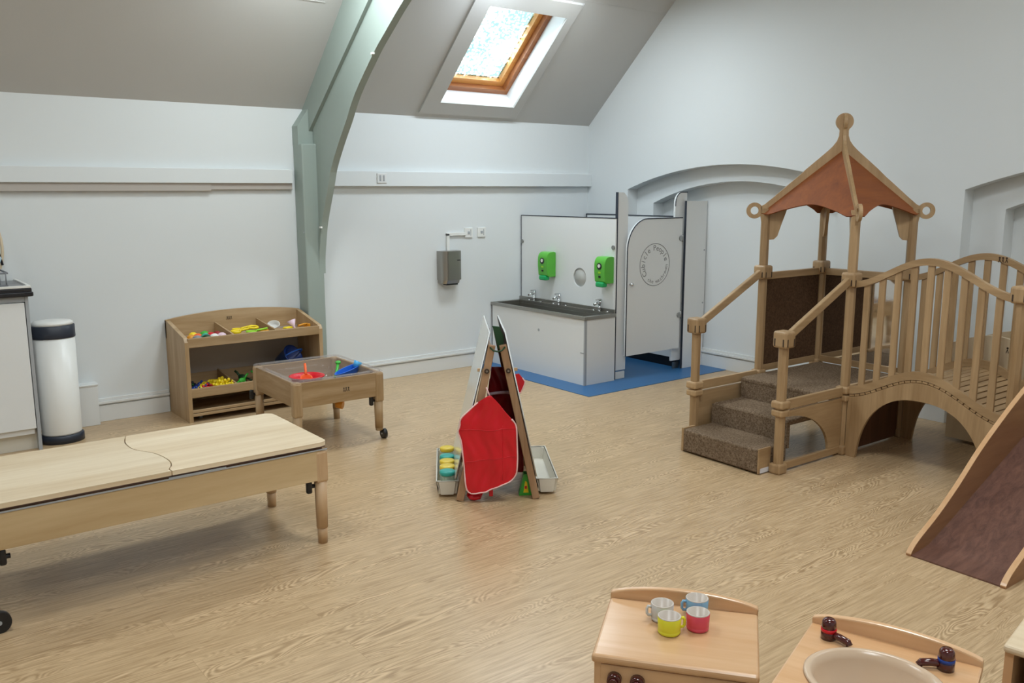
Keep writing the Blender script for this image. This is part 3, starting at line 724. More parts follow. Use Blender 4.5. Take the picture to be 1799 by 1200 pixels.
# ------------------------------------------------------------------ easel
EA = R(-33.27)
t = thing('easel', 'double-sided wooden easel with white boards and two trays', 'easel', (2.44, 3.272, 0), EA)
def legx(z, sg): return sg * (.19 - .2 * z / .78 * .85)
for sg in (-1, 1):
    for y in (0, .53):
        G().bar((sg * .188, y, .003), (sg * .026, y, .775), .036, .022, .003, up=(0, 1, 0)).done('leg', 'easelwood', t)
    # board lies on the outer faces of its two legs
    k = (.188 - .026) / .772
    nx, nz = 1 / math.hypot(1, k), k / math.hypot(1, k)
    def bp(y, z, o, sg=sg): return (sg * (.188 - k * z + .019 + (.022 * (1 - z / .83) if sg < 0 else 0) + o * nx) , y, z + o * nz)
    zz0, zz1 = .12, .835
    if sg < 0: y0b, y1b = -.012, .545
    else: y0b, y1b = -.012, .545
    c = [(y0b, zz0), (y1b, zz0), (y1b, zz1), (y0b, zz1)]
    b_o = G().prism(c, lambda a, b: bp(a, b, .004), lambda a, b: bp(a, b, .010)).done('board', 'drywhite', t, label='glossy white board')
    G().prism(c, lambda a, b: bp(a, b, .0), lambda a, b: bp(a, b, .004)).done('board_back', 'darkback', b_o, label='dark back of the board')
    G().tube([bp(a, b, .006) for a, b in c], .004, 6, True).done('board_edge', 'gloss', b_o)
    G().bar((sg * .183, .0, .06), (sg * .183, .53, .06), .02, .03, .002).done('crossbar', 'easelwood', t)
    G().bar((sg * (.188 - k * .74), .0, .74), (sg * (.188 - k * .74), .53, .74), .018, .03, .002).done('crossbar', 'easelwood', t)
    xb = sg * (.188 - k * .65)
    G().cyl((xb, -.010, .65), (xb, -.018, .65), .012, seg=16).done('bolt', 'mark', t)
    G().cyl((xb, -.0178, .65), (xb, -.021, .65), .005, seg=12).done('bolt_centre', 'nickel', t)
    G().bar((xb + sg * .016, .0, .652), (xb + sg * .045, .0, .655), .012, .016, .002).done('hinge_arm', 'bleg' + 'x', t)
    # tray
    xo0, xo1 = sg * .197, sg * .300
    xa, xb2 = min(xo0, xo1), max(xo0, xo1)
    g = G(); th_ = .005
    def tray_ring(z, e): return [(xa - e, .045 - e), (xb2 + e, .045 - e), (xb2 + e, .60 + e), (xa - e, .60 + e)]
    Oo = [g.b.verts.new((x, y, .085)) for x, y in tray_ring(0, .004)]; Ob = [g.b.verts.new((x, y, .015)) for x, y in tray_ring(0, -.006)]
    Io = [g.b.verts.new((x, y, .085)) for x, y in tray_ring(0, -.005)]; Ib = [g.b.verts.new((x, y, .022)) for x, y in tray_ring(0, -.013)]
    for i in range(4):
        j = (i + 1) % 4
        for q in ((Oo[i], Oo[j], Ob[j], Ob[i]), (Oo[i], Oo[j], Io[j], Io[i]), (Io[i], Io[j], Ib[j], Ib[i])): g.b.faces.new(q)
    g.b.faces.new(Ob); g.b.faces.new(Ib)
    es = [e for e in g.b.edges if abs(e.verts[0].co.z - e.verts[1].co.z) > .03]
    bmesh.ops.bevel(g.b, geom=es, offset=.014, segments=3, affect='EDGES')
    g.tube([(x, y, .086) for x, y in tray_ring(0, .001)], .004, 6, True)
    g.done('paint_tray', 'plaster', t)
G().tube([(-.035, -.012, .765), (-.02, -.03, .752), (0, -.032, .748), (.02, -.03, .752), (.035, -.012, .765)], .004).done('link_cord', 'dkgreen', t)
def elocal(x, y, z): return Matrix.Translation((2.44, 3.272, 0)) @ Matrix.Rotation(EA, 4, 'Z') @ Vector((x, y, z))
o = G().prism([(-.022, .875), (.012, .87), (.034, .82), (.028, .735), (.006, .765)], ID('y', .0), ID('y', .018)).done('canvas_pouch', 'dkgreen')
o.location = elocal(0, .02, -.012); o.rotation_euler = (0, 0, EA); o['label'] = 'dark green pouch wedged between the two easel boards at the top'; o['category'] = 'pouch'
# paint pots
pp = [(.452, 'paleyellow', 'yellow-lidded paint pot, furthest from the camera in the easel tray'), (.305, 'teal', 'teal-lidded paint pot, second from the far end of the tray'), (.222, 'paleyellow', 'yellow-lidded paint pot right in front of the further teal one'), (.135, 'paleyellow', 'yellow-lidded paint pot touching the nearest teal one'), (.050, 'teal', 'teal-lidded paint pot nearest the camera in the easel tray')]
for y, m_, lab in pp:
    p = thing('paint_pot', lab, 'paint pot', elocal(-.247, y + .04, .0225), 0, 'paint pots in the easel tray')
    G().lathe([(0, 0), (.029, 0), (.033, .006), (.033, .082), (.03, .085), (0, .085)], seg=24).done('jar', 'jar', p)
    G().lathe([(0, .085), (.037, .085), (.039, .089), (.039, .100), (.036, .105), (.012, .106), (0, .104)], seg=24).done('lid', m_, p)
    G().lathe([(0, .003), (.03, .004), (.03, .04), (0, .04)], seg=20).done('paint', m_, p)
# aprons
def apron(name, lab, L_, R_, y, foldamp, mat, ed, org=True):
    th = thing(name, lab, 'apron', elocal(0, 0, 0), EA)
    Ls = smooth_poly(L_, 5); Rs = smooth_poly(R_, 5)
    def resamp(p, n):
        d = [0]
        for a, b in zip(p, p[1:]): d.append(d[-1] + math.hypot(b[0]-a[0], b[1]-a[1]))
        out = []
        for i in range(n + 1):
            s_ = d[-1] * i / n; k_ = 0
            while k_ < len(d) - 2 and d[k_ + 1] < s_: k_ += 1
            u = (s_ - d[k_]) / max(1e-9, d[k_+1] - d[k_]); out.append((p[k_][0] + (p[k_+1][0]-p[k_][0]) * u, p[k_][1] + (p[k_+1][1]-p[k_][1]) * u))
        return out
    n, m_ = 36, 22; Lr = resamp(Ls, n); Rr = resamp(Rs, n)
    g = G(); rows = []
    def yy(x, z, v): return y - .3 * foldamp * math.sin(x * 120 + math.sin(z * 22) * 3) - foldamp * (math.sin(x * 55 + z * 9) * .5 + math.sin(x * 23 + 1) * .6 + .5 * math.sin(z * 40 + x * 14) * .4)
    for i in range(n + 1):
        row = []
        for j in range(m_ + 1):
            v = j / m_; x = Lr[i][0] * (1 - v) + Rr[i][0] * v; z = Lr[i][1] * (1 - v) + Rr[i][1] * v
            row.append(g.b.verts.new((x, yy(x, z, v), z)))
        rows.append(row)
    for i in range(n):
        for j in range(m_):
            f = g.b.faces.new((rows[i][j], rows[i][j+1], rows[i+1][j+1], rows[i+1][j])); f.smooth = True
    bmesh.ops.remove_doubles(g.b, verts=g.b.verts, dist=.0004)
    o = g.done('cloth', mat, th); sm = o.modifiers.new('s', 'SOLIDIFY'); sm.thickness = .003; sm.offset = 0
    edge = [Lr[i] for i in range(4, n + 1)] + [(Lr[n][0] * (1 - j/10) + Rr[n][0] * j/10, Lr[n][1] * (1 - j/10) + Rr[n][1] * j/10) for j in range(1, 10)] + [Rr[i] for i in range(n, 8, -1)]
    G().tube([(x, yy(x, z, 0) - .001, z) for x, z in edge], .0038, 6).done('piping', ed, th)
    return th, yy
ap, yy = apron('painting_apron', 'bright red apron with pink piping hanging on the front of the easel',
      [(-.045, .540), (-.075, .522), (-.13, .475), (-.178, .431), (-.183, .395), (-.192, .362), (-.178, .315), (-.172, .25), (-.166, .19), (-.160, .10), (-.150, .062), (-.132, .050)],
      [(-.035, .540), (-.005, .508), (.035, .457), (.070, .415), (.086, .385), (.089, .32), (.092, .24), (.089, .17), (.084, .142), (.060, .112), (.01, .092), (-.06, .060)], -.05, .010, 'red', 'piping')
G().tube([(-.04, -.045, .535), (-.05, -.035, .56), (-.055, -.03, .575)], .004).done('neck_loop', 'piping', ap)
g = G()
for xs in (.0,):
    g.tube([(x, yy(x, .375, 0) - .0025, .372 + .004 * math.sin(x * 30)) for x in [-.185 + .27 * i / 24 for i in range(25)]], .0018, 5)
    g.tube([(x, yy(x, .21 + (x + .17) * .12, 0) - .0025, .212 + (x + .17) * .10) for x in [-.168 + .255 * i / 24 for i in range(25)]], .0015, 5)
    g.tube([(.02, yy(.02, z, 0) - .0025, z) for z in [.12 + .27 * i / 20 for i in range(21)]], .0015, 5)
g.done('crease', 'red', ap)
ap2, yy2 = apron('painting_apron', 'dark red apron hanging inside the easel, tied with a pale strap',
      [(-.015, .62), (-.03, .5), (-.045, .35), (-.05, .2), (-.05, .07)], [(.06, .62), (.08, .5), (.12, .35), (.14, .2), (.145, .06)], .24, .010, 'darkred', 'darkred')
G().tube([(x, .24 - .02, .478 + .012 * math.sin((x + .05) * 16)) for x in [-.04 + .16 * i / 12 for i in range(13)]], .008, 8).done('tie_strap', 'palepink', ap2, label='pale tie strap')
ap3, yy3 = apron('painting_apron', 'small corner of a red apron sticking out right of the easel',
      [(.128, .50), (.13, .47), (.13, .44), (.135, .40)], [(.155, .505), (.182, .47), (.187, .45), (.165, .395)], .60, .004, 'red', 'piping')
ap4, yy4 = apron('painting_apron', 'red apron bundled on the floor under the front apron',
      [(-.12, .10), (-.13, .07), (-.15, .03), (-.14, .008)], [(-.06, .10), (-.06, .07), (-.08, .03), (-.09, .008)], .0, .012, 'red', 'red')
G().sph((-.115, -.0, .018), .02, 1.6, 1.2, .8, 12).box(-.045, -.025, -.01, .0, .02, .10, .004).done('tie_strap', 'red', ap4)
# booklet
o = thing('picture_carton', 'green carton with yellow picture leaning inside the right easel leg', 'carton', elocal(.138, .05, 0), EA)
G().prism([(-.03, 0), (.035, 0), (.015, .11), (-.005, .11)], ID('y', 0), ID('y', .05)).done('carton', 'green', o)
G().prism([(-.008, .015), (.018, .015), (.010, .07), (-.0, .075)], ID('y', -.0015), ID('y', 0)).done('picture', 'yellow', o)
G().box(-.002, .009, -.003, -.001, .035, .05).done('picture_dot', 'red', o)

# ------------------------------------------------------------------ washroom
t = thing('wash_trough', 'white boxed steel wash trough with three low taps', 'wash trough', (4.472, 4.868, 0))
G().box(0, .018, 0, 1.205, .0, .520, .001).done('front_panel', 'white', t)
G().box(.018, .322, 0, .018, .0, .520, .001).done('end_panel', 'white', t)
G().box(-.0015, .019, -.0015, .012, 0, .52).done('corner_strip', 'grey', t)
G().box(-.002, .0185, 1.199, 1.205, 0, .52).done('corner_strip', 'edge', t)
g = G()
g.box(-.012, .012, -.012, 1.207, .518, .545, .003).box(.012, .322, -.012, .025, .518, .545, .003).box(.012, .322, 1.165, 1.207, .518, .545, .003)
g.box(.285, .322, .025, 1.165, .52, .548, .002).box(.308, .322, .0, 1.207, .545, .575, .002)
g.box(.012, .285, .025, 1.165, .43, .434).box(.012, .014, .025, 1.165, .43, .52).box(.283, .285, .025, 1.165, .43, .52)
g.box(.014, .283, .025, .027, .43, .52).box(.014, .283, 1.163, 1.165, .43, .52); g.done('basin', 'steel', t)
for y in (.155, .655, .985):
    g = G().cyl((.296, y, .548), (.296, y, .60), .014, .012, 16).tube([(.296, y, .60), (.275, y, .618), (.235, y, .605)], .010, 10)
    tp = g.done('tap', 'chrome', t)
    G().cyl((.296, y, .605), (.304, y, .64), .015, .012, 16).box(.255, .31, y - .009, y + .009, .636, .648, .003).done('lever', 'chrome', tp)
    G().cyl((.298, y - .09, .548), (.298, y - .09, .557), .012, seg=14).cyl((.298, y + .07, .548), (.298, y + .07, .557), .012, seg=14).done('tap_button', 'chrome', tp)
for (y, z, r) in ((.17, .27, .012), (.66, .27, .014)): pass
G().cyl((-.001, .56, .375), (.001, .56, .375), .012, seg=14).done('cover_cap', 'grey', t)
G().box(-.003, -.0005, .008, .05, .255, .262).done('scuff', 'grey', t)

t = thing('splash_panel', 'white splash panel with a round hole behind the taps', 'panel', (4.797, 4.885, .0))
g = G(); HC = (.41, .797); HR = .078
# panel with a hole: ring of quads
n = 48; hole = [(HC[0] + HR * math.cos(2*math.pi*i/n), HC[1] + HR * math.sin(2*math.pi*i/n)) for i in range(n)]
def box_edge(a):
    c, s_ = math.cos(a), math.sin(a); x0_, x1_, z0_, z1_ = 0 - HC[0], 1.18 - HC[0], .55 - HC[1], 1.285 - HC[1]
    k_ = min([v for v in ((x1_ / c if c > 1e-6 else 9e9), (x0_ / c if c < -1e-6 else 9e9), (z1_ / s_ if s_ > 1e-6 else 9e9), (z0_ / s_ if s_ < -1e-6 else 9e9))])
    return (HC[0] + c * k_, HC[1] + s_ * k_)
angs = [2*math.pi*i/n for i in range(n)] + [math.atan2(z - HC[1], y - HC[0]) % (2*math.pi) for y in (0, 1.18) for z in (.55, 1.285)]
angs = sorted(set(round(a, 6) for a in angs)); hole = [(HC[0] + HR * math.cos(a), HC[1] + HR * math.sin(a)) for a in angs]; ob = [box_edge(a) for a in angs]
hole.append(hole[0]); ob.append(ob[0])
g.strip(ob, hole, ID('x', 0), ID('x', .012)); bmesh.ops.remove_doubles(g.b, verts=g.b.verts, dist=1e-5)
g.done('panel', 'white', t)
G().box(-.002, .014, -.004, 1.184, 1.283, 1.290).box(-.002, .014, 1.178, 1.184, .55, 1.285).done('edge_trim', 'edge', t)
G().lathe([(.0001, -.005), (HR * .97, -.005), (HR * .97, -.009), (.0001, -.009)], (.012 + .005, HC[0], HC[1]), 32, rot=Matrix.Rotation(R(90), 3, 'Y')).done('hole_liner', 'liner', t)
for y, z in ((1.165, 1.06), (.02, 1.06)): G().cyl((-.008, y, z), (.0, y, z), .017, seg=18).done('panel_clip', 'nickel', t)

def dispenser(y, lab):
    d = thing('soap_dispenser', lab, 'soap dispenser', (4.795, y, .75), 0, 'green soap dispensers above the trough')
    n_ = 8; side = [(0, .03), (0, .235), (-.02, .24)] + [(-.055 - .045 * math.sin(math.pi/2*i/n_), .238 - .06 * (1 - math.cos(math.pi/2*i/n_))) for i in range(n_+1)] + [(-.1, .12), (-.092, .045), (-.07, .03)]
    o = G().prism(side, lambda a, b: (a, -.06, b), lambda a, b: (a, .06, b)).done('casing', 'sanitgreen', d)
    bv = o.modifiers.new('b', 'BEVEL'); bv.width = .012; bv.segments = 3
    G().box(-.105, -.05, -.045, .045, .0, .042, .014, 3).done('push_bar', 'pushgreen', d)
    G().cyl((-.098, .0, .165), (-.104, .0, .165), .026, seg=20).done('badge', 'black', d)
    G().cyl((-.1035, .0, .168), (-.107, .0, .168), .014, seg=16).done('badge_hand', 'whitepl', d)
    G().box(-.102, -.094, -.014, .014, .108, .122, .002).done('label_patch', 'lime', d)
    G().box(-.102, -.094, -.010, .010, .075, .090, .002).done('level_window', 'black', d)
    return d
dispenser(5.655, 'green soap dispenser left of the round hole'); dispenser(4.955, 'green soap dispenser right of the hole, by the cubicle')

t = thing('toilet_cubicle', 'low white toilet cubicle with rounded saloon-style door', 'cubicle', (4.82, 4.86, 0))
def pil(x0, x1, name, mirror=False):
    w_ = x1 - x0; n_ = 8
    pts = [(x0, .075), (x1, .075), (x1, 1.37)] + [(x1 - w_ * .55 * (1 - math.cos(math.pi/2*i/n_)) , 1.39 + .095 * math.sin(math.pi/2*i/n_)) for i in range(n_ + 1)] + [(x0, 1.485)]
    if mirror: pts = [(x0 + x1 - a, b) for a, b in pts]
    return G().prism(pts, ID('y', .03), ID('y', .048)).done(name, 'white', t), pts
p1, pts1 = pil(.0, .115, 'pilaster'); G().box(-.004, .002, .026, .05, .0, 1.487).done('edge_trim', 'edge', p1)
G().box(.0, .112, .032, .046, 0, .06, .002).done('foot', 'whitepl', p1)
p2, pts2 = pil(.66, .80, 'pilaster', True)
g = G(); q = [(a, b) for a, b in pts2 if b > .9 and a < .8 - .0001 or False]
g.tube([(a, .028, b) for a, b in pts2[2:]], .004, 6); g.done('edge_trim', 'edge', p2); G().box(.69, .76, .034, .044, 0, .06).done('foot', 'nickel', p2)
# door, rounded at its upper left
n_ = 12; dr = .2
dpts = [(.072, .19), (.705, .19), (.705, 1.278)] + [(.072 + .22 - .22 * math.sin(math.pi/2*i/n_), 1.278 - .25 * (1 - math.cos(math.pi/2*i/n_))) for i in range(n_+1)]
dpts = [(a, b) for a, b in dpts]
door = G().prism(dpts, ID('y', -.012), ID('y', .006)).done('door', 'white', t)
G().tube([(a, -.013, b) for a, b in dpts[2:] + [dpts[0]]], .0045, 6).done('edge_trim', 'edge', door)
G().cyl((.108, -.012, .766), (.108, -.03, .766), .008, seg=12).sph((.108, -.036, .766), .015).done('knob', 'chrome', door)
for z in (.47, 1.11):
    G().cyl((.69, -.02, z), (.69, -.011, z), .022, seg=18).cyl((.71, -.016, z - .03), (.71, -.016, z + .03), .007, seg=10).done('hinge', 'nickel', door)
lg = G().tube([(.387 + .172 * math.cos(a), -.0125, .908 + .170 * math.sin(a)) for a in [2*math.pi*i/40 for i in range(40)]], .0026, 6, True).done('emblem_ring', 'logo', door)
def letter(ch, size, parent, loc, rot, mat='logo'):
    cu = bpy.data.curves.new('letter', 'FONT'); cu.body = ch; cu.size = size; cu.extrude = .0004; cu.align_x = 'CENTER'; cu.align_y = 'CENTER'
    tmp = bpy.data.objects.new('tmp', cu); COL.objects.link(tmp)
    dg = bpy.context.evaluated_depsgraph_get(); me = bpy.data.meshes.new_from_object(tmp.evaluated_get(dg)); bpy.data.objects.remove(tmp); bpy.data.curves.remove(cu)
    return me, loc, rot
def arc_text(txt, cx, cz, rx, rz, a0, a1, size, flip, parent, name):
    b = bmesh.new(); chars = txt
    for i, ch in enumerate(chars):
        a = a0 + (a1 - a0) * i / (len(chars) - 1)
        if ch == ' ': continue
        me, _, _ = letter(ch, size, None, None, None)
        b2_ = bmesh.new(); b2_.from_mesh(me)
        up = a if not flip else a + math.pi
        rot = up - math.pi / 2
        for v in b2_.verts:
            x, z = v.co.x, v.co.y; xr = x * math.cos(rot) - z * math.sin(rot); zr = x * math.sin(rot) + z * math.cos(rot)
            v.co = (cx + rx * math.cos(a) + xr, -.0125 - v.co.z, cz + rz * math.sin(a) + zr)
        me2 = bpy.data.meshes.new('x'); b2_.to_mesh(me2); b.from_mesh(me2); b2_.free(); bpy.data.meshes.remove(me2); bpy.data.meshes.remove(me)
    me = bpy.data.meshes.new(name); b.to_mesh(me); b.free(); me.materials.append(M['logo'])
    o = bpy.data.objects.new(name, me); COL.objects.link(o); o.parent = parent
    return o
arc_text('Cubicle People', .387, .908, .134, .134, R(212), R(18), .062, False, door, 'emblem_lettering')
arc_text('the washroom', .387, .908, .138, .138, R(240), R(352), .046, True, door, 'emblem_lettering')
# return panel against the recess and duct panel behind
G().box(.758, 1.02, -.004, .010, .0, 1.412, .001).done('return_panel', 'white', t)
G().box(.754, .7585, -.007, .011, .0, 1.414).done('edge_trim', 'edge', t)
G().cyl((1.0, -.006, 1.0), (1.0, -.003, 1.0), .008).cyl((1.0, -.006, .55), (1.0, -.003, .55), .008).done('cover_cap', 'grey', t)
G().box(.755, .775, .07, 1.21, .085, 1.28).done('duct_panel', 'white', t)
G().box(.75, .777, .07, 1.21, 1.28, 1.288).box(.752, .778, 1.20, 1.212, .0, 1.288).done('edge_trim', 'edge', t)
G().box(.76, .775, .07, 1.21, .0, .085).done('duct_base_strip', 'black', t)  # black strip across the gap below the duct panel

# ------------------------------------------------------------------ play gym
GA = R(-1.2)
t = thing('play_gym', 'wooden indoor play gym with carpeted steps, roofed tower, bridge and slide', 'play gym', (4.455, 2.663, 0), GA)
PR = .027
def post(u, v, z0, z1, foot=True, caps=(), coll=True):
    o = G().cyl((u, v, z0), (u, v, z1), PR, seg=8, smooth=False, rotz=R(22.5)).done('post', 'gymz', t)
    for (a, b) in caps:
        r_ = .043
        cp = G().box(u - r_, u + r_, v - r_, v + r_, a, b, .014, 3).done('post_cap', 'gymz', o)
        G().box(u - r_ - .001, u - r_ + .003, v - .03, v - .023, a + .01, b - .04).box(u - r_ - .001, u - r_ + .003, v + .023, v + .03, a + .01, b - .04).box(u - .03, u - .023, v - r_ - .001, v - r_ + .003, a + .01, b - .04).box(u + .023, u + .03, v - r_ - .001, v - r_ + .003, a + .01, b - .04).done('joint_slot', 'mark', cp) if (b - a) > .07 else None
    if coll: G().box(u - .036, u + .036, v - .036, v + .036, .315, .352, .009).box(u - .038, u + .038, v - .038, v + .038, .358, .40, .01).done('collar', 'gymz', o)
    if foot: G().box(u - .036, u + .036, v - .036, v + .036, z0, z0 + .055, .01).done('foot', 'gymz', o)
    return o
W = .6; ST = -.584; LB = -.9
post(ST, 0, 0, .72, caps=[(.685, .775)]); post(ST, W, 0, .72, caps=[(.685, .775)])
for (u, v) in ((0, 0), (0, W), (W, W), (W, 0)):
    post(u, v, 0, 1.39, caps=[(.965, 1.048)], coll=(u, v) == (0, 0))
    if (u, v) != (0, 0): G().box(u - .034, u + .034, v - .034, v + .034, .345, .40, .01).done('collar', 'gymz', t)
for (u, v) in ((0, LB), (W, LB), (0, LB - W), (W, LB - W)): post(u, v, 0, 1.0, caps=[(.965, 1.048)])
# stair side rails, panels
for v, full in ((0, False), (W, True)):
    G().box(ST + .03, -.03, v - .011, v + .011, .345, .398, .003).done('side_rail', 'gymx', t)
    if full: G().box(ST + .03, -.03, v - .008, v + .008, .05, .335, .002).done('side_panel', 'gymx', t)
    else:
        n_ = 10
        arc = [(-.16 + .13 * 0 - .0, .04)]
        top_ = []; bot_ = []
        for i in range(n_ + 1):
            a = math.pi / 2 * i / n_; u = ST + .04 + (.405) * math.sin(a); z = .04 + .265 * math.cos(a)
            top_.append((u, .335)); bot_.append((u, z))
        bot_ = [(a, max(b, .04)) for a, b in bot_]
        top_.append((-.03, .335)); bot_.append((-.03, .04))
        G().strip(top_, bot_, ID('y', v - .008), ID('y', v + .008)).done('side_panel', 'gymx', t)
        G().box(ST + .03, -.03, v - .011, v + .011, .012, .052, .003).done('base_rail', 'gymx', t)
    G().bar((ST + .02, v, .735), (-.02, v, 1.005), .026, .046, .005).done('handrail', 'gymx', t)
# steps
V0, V1 = .045, .57
s1 = G().box(-.705, -.45, V0, V1, .008, .138, .012, 3).box(-.46, -.445, V0, V1, .12, .25).done('step', 'carpet', t)
G().box(-.70, -.60, V0 - .008, V0 + .001, .004, .142, .002).done('step_side', 'gymx', s1)
G().box(-.70, -.60, V1 - .001, V1 + .016, .004, .142, .002).done('step_side', 'gymx', s1)
G().box(-.685, -.615, V0 - .0095, V0 - .008, .006, .032).done('sticker', 'sticker', s1)
G().box(-.452, -.195, V0, V1, .225, .258, .012, 3).box(-.448, -.43, V0, V1, .10, .24).done('step', 'carpet', t)
G().box(-.205, .0, V0, V1, .350, .383, .012, 3).box(-.202, -.185, V0, V1, .23, .37).done('step', 'carpet', t)
G().box(.0, W - .0, .02, W - .02, .352, .380, .006).done('deck', 'carpet', t)
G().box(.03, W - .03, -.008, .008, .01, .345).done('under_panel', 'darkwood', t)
G().box(.03, W - .03, -.012, .012, .352, .40, .003).done('deck_rail', 'gymx', t)
G().box(-.011, .011, .03, W - .03, .30, .34, .003).done('deck_rail', 'gymy', t)
# tower back: carpet panel and mirror
pn = G().box(.03, W - .03, W - .007, W + .007, .425, .958).done('infill_panel', 'carpetd', t, label='dark brown carpeted panel')
G().box(.03, W - .03, W - .012, W + .012, .958, 1.002, .004).done('top_rail', 'gymx', t)
G().box(.03, W - .03, W - .012, W + .012, .385, .425, .003).done('bottom_rail', 'gymx', t)
mp_ = G().box(W - .002, W + .007, .06, W - .035, .425, .958).done('infill_panel', 'mirror', t, label='mirror panel')
G().box(W - .012, W + .012, .03, W - .03, .958, 1.002, .004).done('top_rail', 'gymy', t)
G().box(W - .012, W + .012, .03, W - .03, .385, .425, .003).done('bottom_rail', 'gymy', t)
G().box(W - .008, W + .008, W - .036, W - .022, .42, .96).done('mirror_stile', 'gymz', t)
G().box(W - .008, W + .008, .052, .066, .42, .96).done('mirror_stile', 'gymz', t)
# roof
Cx, Cy, AP, TZ, TD = .3, .3, 1.735, 1.361, .456
def roofp(a, b): return (Cx + a, Cy + b)
h = TD / math.sqrt(2)
for k4 in range(4):
    rot = Matrix.Rotation(math.pi / 2 * k4, 3, 'Z'); g = G(); n_ = 28; m_ = 8; rows = []
    for i in range(n_ + 1):
        s_ = i / n_; x = -h + 2 * h * s_
        bump = .055 * (.5 - .5 * math.cos(2 * math.pi * s_)) - .012 * (math.exp(-((s_ - .1) / .06) ** 2) + math.exp(-((s_ - .9) / .06) ** 2))
        fr_ = bump / (AP - TZ)      # fraction moved up the slope
        row = []
        for j in range(m_ + 1):
            f_ = fr_ + (1 - fr_ - .02) * j / m_
            row.append(g.b.verts.new(Vector((Cx, Cy, 0)) + rot @ Vector((x * (1 - f_) / (1) , -h * (1 - f_), TZ + (AP - TZ) * f_))))
        rows.append(row)
    for i in range(n_):
        for j in range(m_): g.b.faces.new((rows[i][j], rows[i+1][j], rows[i+1][j+1], rows[i][j+1]))
    o = g.done('roof_panel', 'roofply', t); sm = o.modifiers.new('s', 'SOLIDIFY'); sm.thickness = .007; sm.offset = 0
outl = []
def circ(cx, cz, r, a0, a1, n_=12): return [(cx + r * math.cos(R(a0 + (a1 - a0) * i / n_)), cz + r * math.sin(R(a0 + (a1 - a0) * i / n_))) for i in range(n_ + 1)]
half = circ(0, 1.895, .05, 90, -55, 12)[1:] + [(.025, 1.845), (.026, 1.815), (.036, 1.785), (.056, 1.757), (.080, 1.732), (.13, 1.687), (.197, 1.628), (.254, 1.573), (.30, 1.533), (.38, 1.461), (.435, 1.414)]
half += [(.455, 1.405), (.456, 1.345)]
half += [(.452, 1.325), (.446, 1.285), (.424, 1.27)]
inner_b = [(.40, 1.27), (.398, 1.203), (.372, 1.205), (.352, 1.225), (.330, 1.30), (.305, 1.378), (.285, 1.475), (.15, 1.588), (.06, 1.66), (.0, 1.66)]
fullp = half + inner_b[:-1]
ring = fullp + [(-a, b) for a, b in fullp[::-1]]
for k4, ang in enumerate((45, -45)):
    ca, sa = math.cos(R(ang)), math.sin(R(ang)); px_, py_ = -sa * .009, ca * .009
    g = G()
    f0 = lambda a, b: (Cx + a * ca + px_, Cy + a * sa + py_, b); f1 = lambda a, b: (Cx + a * ca - px_, Cy + a * sa - py_, b)
    pts = [(0, 1.945)] + fullp + [(0, 1.66)] + [(-a, b) for a, b in fullp[::-1]]
    g.prism(pts, f0, f1)
    o = g.done('roof_rib', 'gymz', t)
    for sg in (-1, 1):
        ro = circ(sg * .492, 1.378, .048, 0, 360, 28); ri = circ(sg * .492, 1.378, .024, 0, 360, 28)
        g = G().strip(ro, ri, f0, f1); bmesh.ops.remove_doubles(g.b, verts=g.b.verts, dist=1e-5); g.done('roof_ring', 'gymz', o)
# bridge
zt = lambda v: .405 + .15 * (.5 - .5 * math.cos(2 * math.pi * (-v) / .9))
zr = lambda v: 1.0 + .152 * (.5 - .5 * math.cos(2 * math.pi * (-v) / .9))
NV = 40; vs = [-.03 - .84 * i / NV for i in range(NV + 1)]
def arch_z(v):
    c = -.45; a = .352
    d = abs(v - c)
    return 0.0 if d >= a else .395 * (1 - (d / a) ** 2.4) ** .5
for u0, nm in ((-.012, 'near'), (W - .012, 'far')):
    u1 = u0 + .024
    G().strip([(v, zt(v)) for v in vs], [(v, zt(v) - .045) for v in vs], ID('x', u0), ID('x', u1)).done('bridge_beam', 'gymy', t)
    vv = [-.03 - .84 * i / 80 for i in range(81)]
    G().strip([(v, zt(v) - .062) for v in vv], [(v, arch_z(v)) for v in vv], ID('x', u0 + .002), ID('x', u1 - .004)).done('arch_panel', 'gymz', t)
    G().strip([(v, zr(v)) for v in vs], [(v, zr(v) - .036) for v in vs], ID('x', u0 - .004), ID('x', u1 + .004)).done('bridge_handrail', 'gymy', t)
    for i in range(9):
        v = -.10 - .0875 * i
        G().box(u0 + .004, u1 - .004, v - .018, v + .018, zt(v) - .01, zr(v) - .03, .003).done('baluster', 'gymz', t)
ds = []
for i in range(26):
    v = -.035 - .83 * (i + .5) / 26; e = .83 / 26 * .46; dz = (zt(v - .01) - zt(v + .01)) / .02
    g = G().box(.0 - .009, W + .009, v - e, v + e, -.0065, .0065, .002, rot=Matrix.Rotation(math.atan(-dz), 3, 'X'), piv=(0, v, 0))
    for w_ in g.b.verts: w_.co.z += zt(v) - .0535
    ds.append(g)
gb = bmesh.new()
for g_ in ds:
    me = bpy.data.meshes.new('x'); g_.b.to_mesh(me); gb.from_mesh(me); bpy.data.meshes.remove(me); g_.b.free()
g = G(); g.b = gb; g.done('bridge_deck', 'gymx', t)
mk = maker_mark(t, (W - .018, -.535, 1.122), R(-90), 1.6)
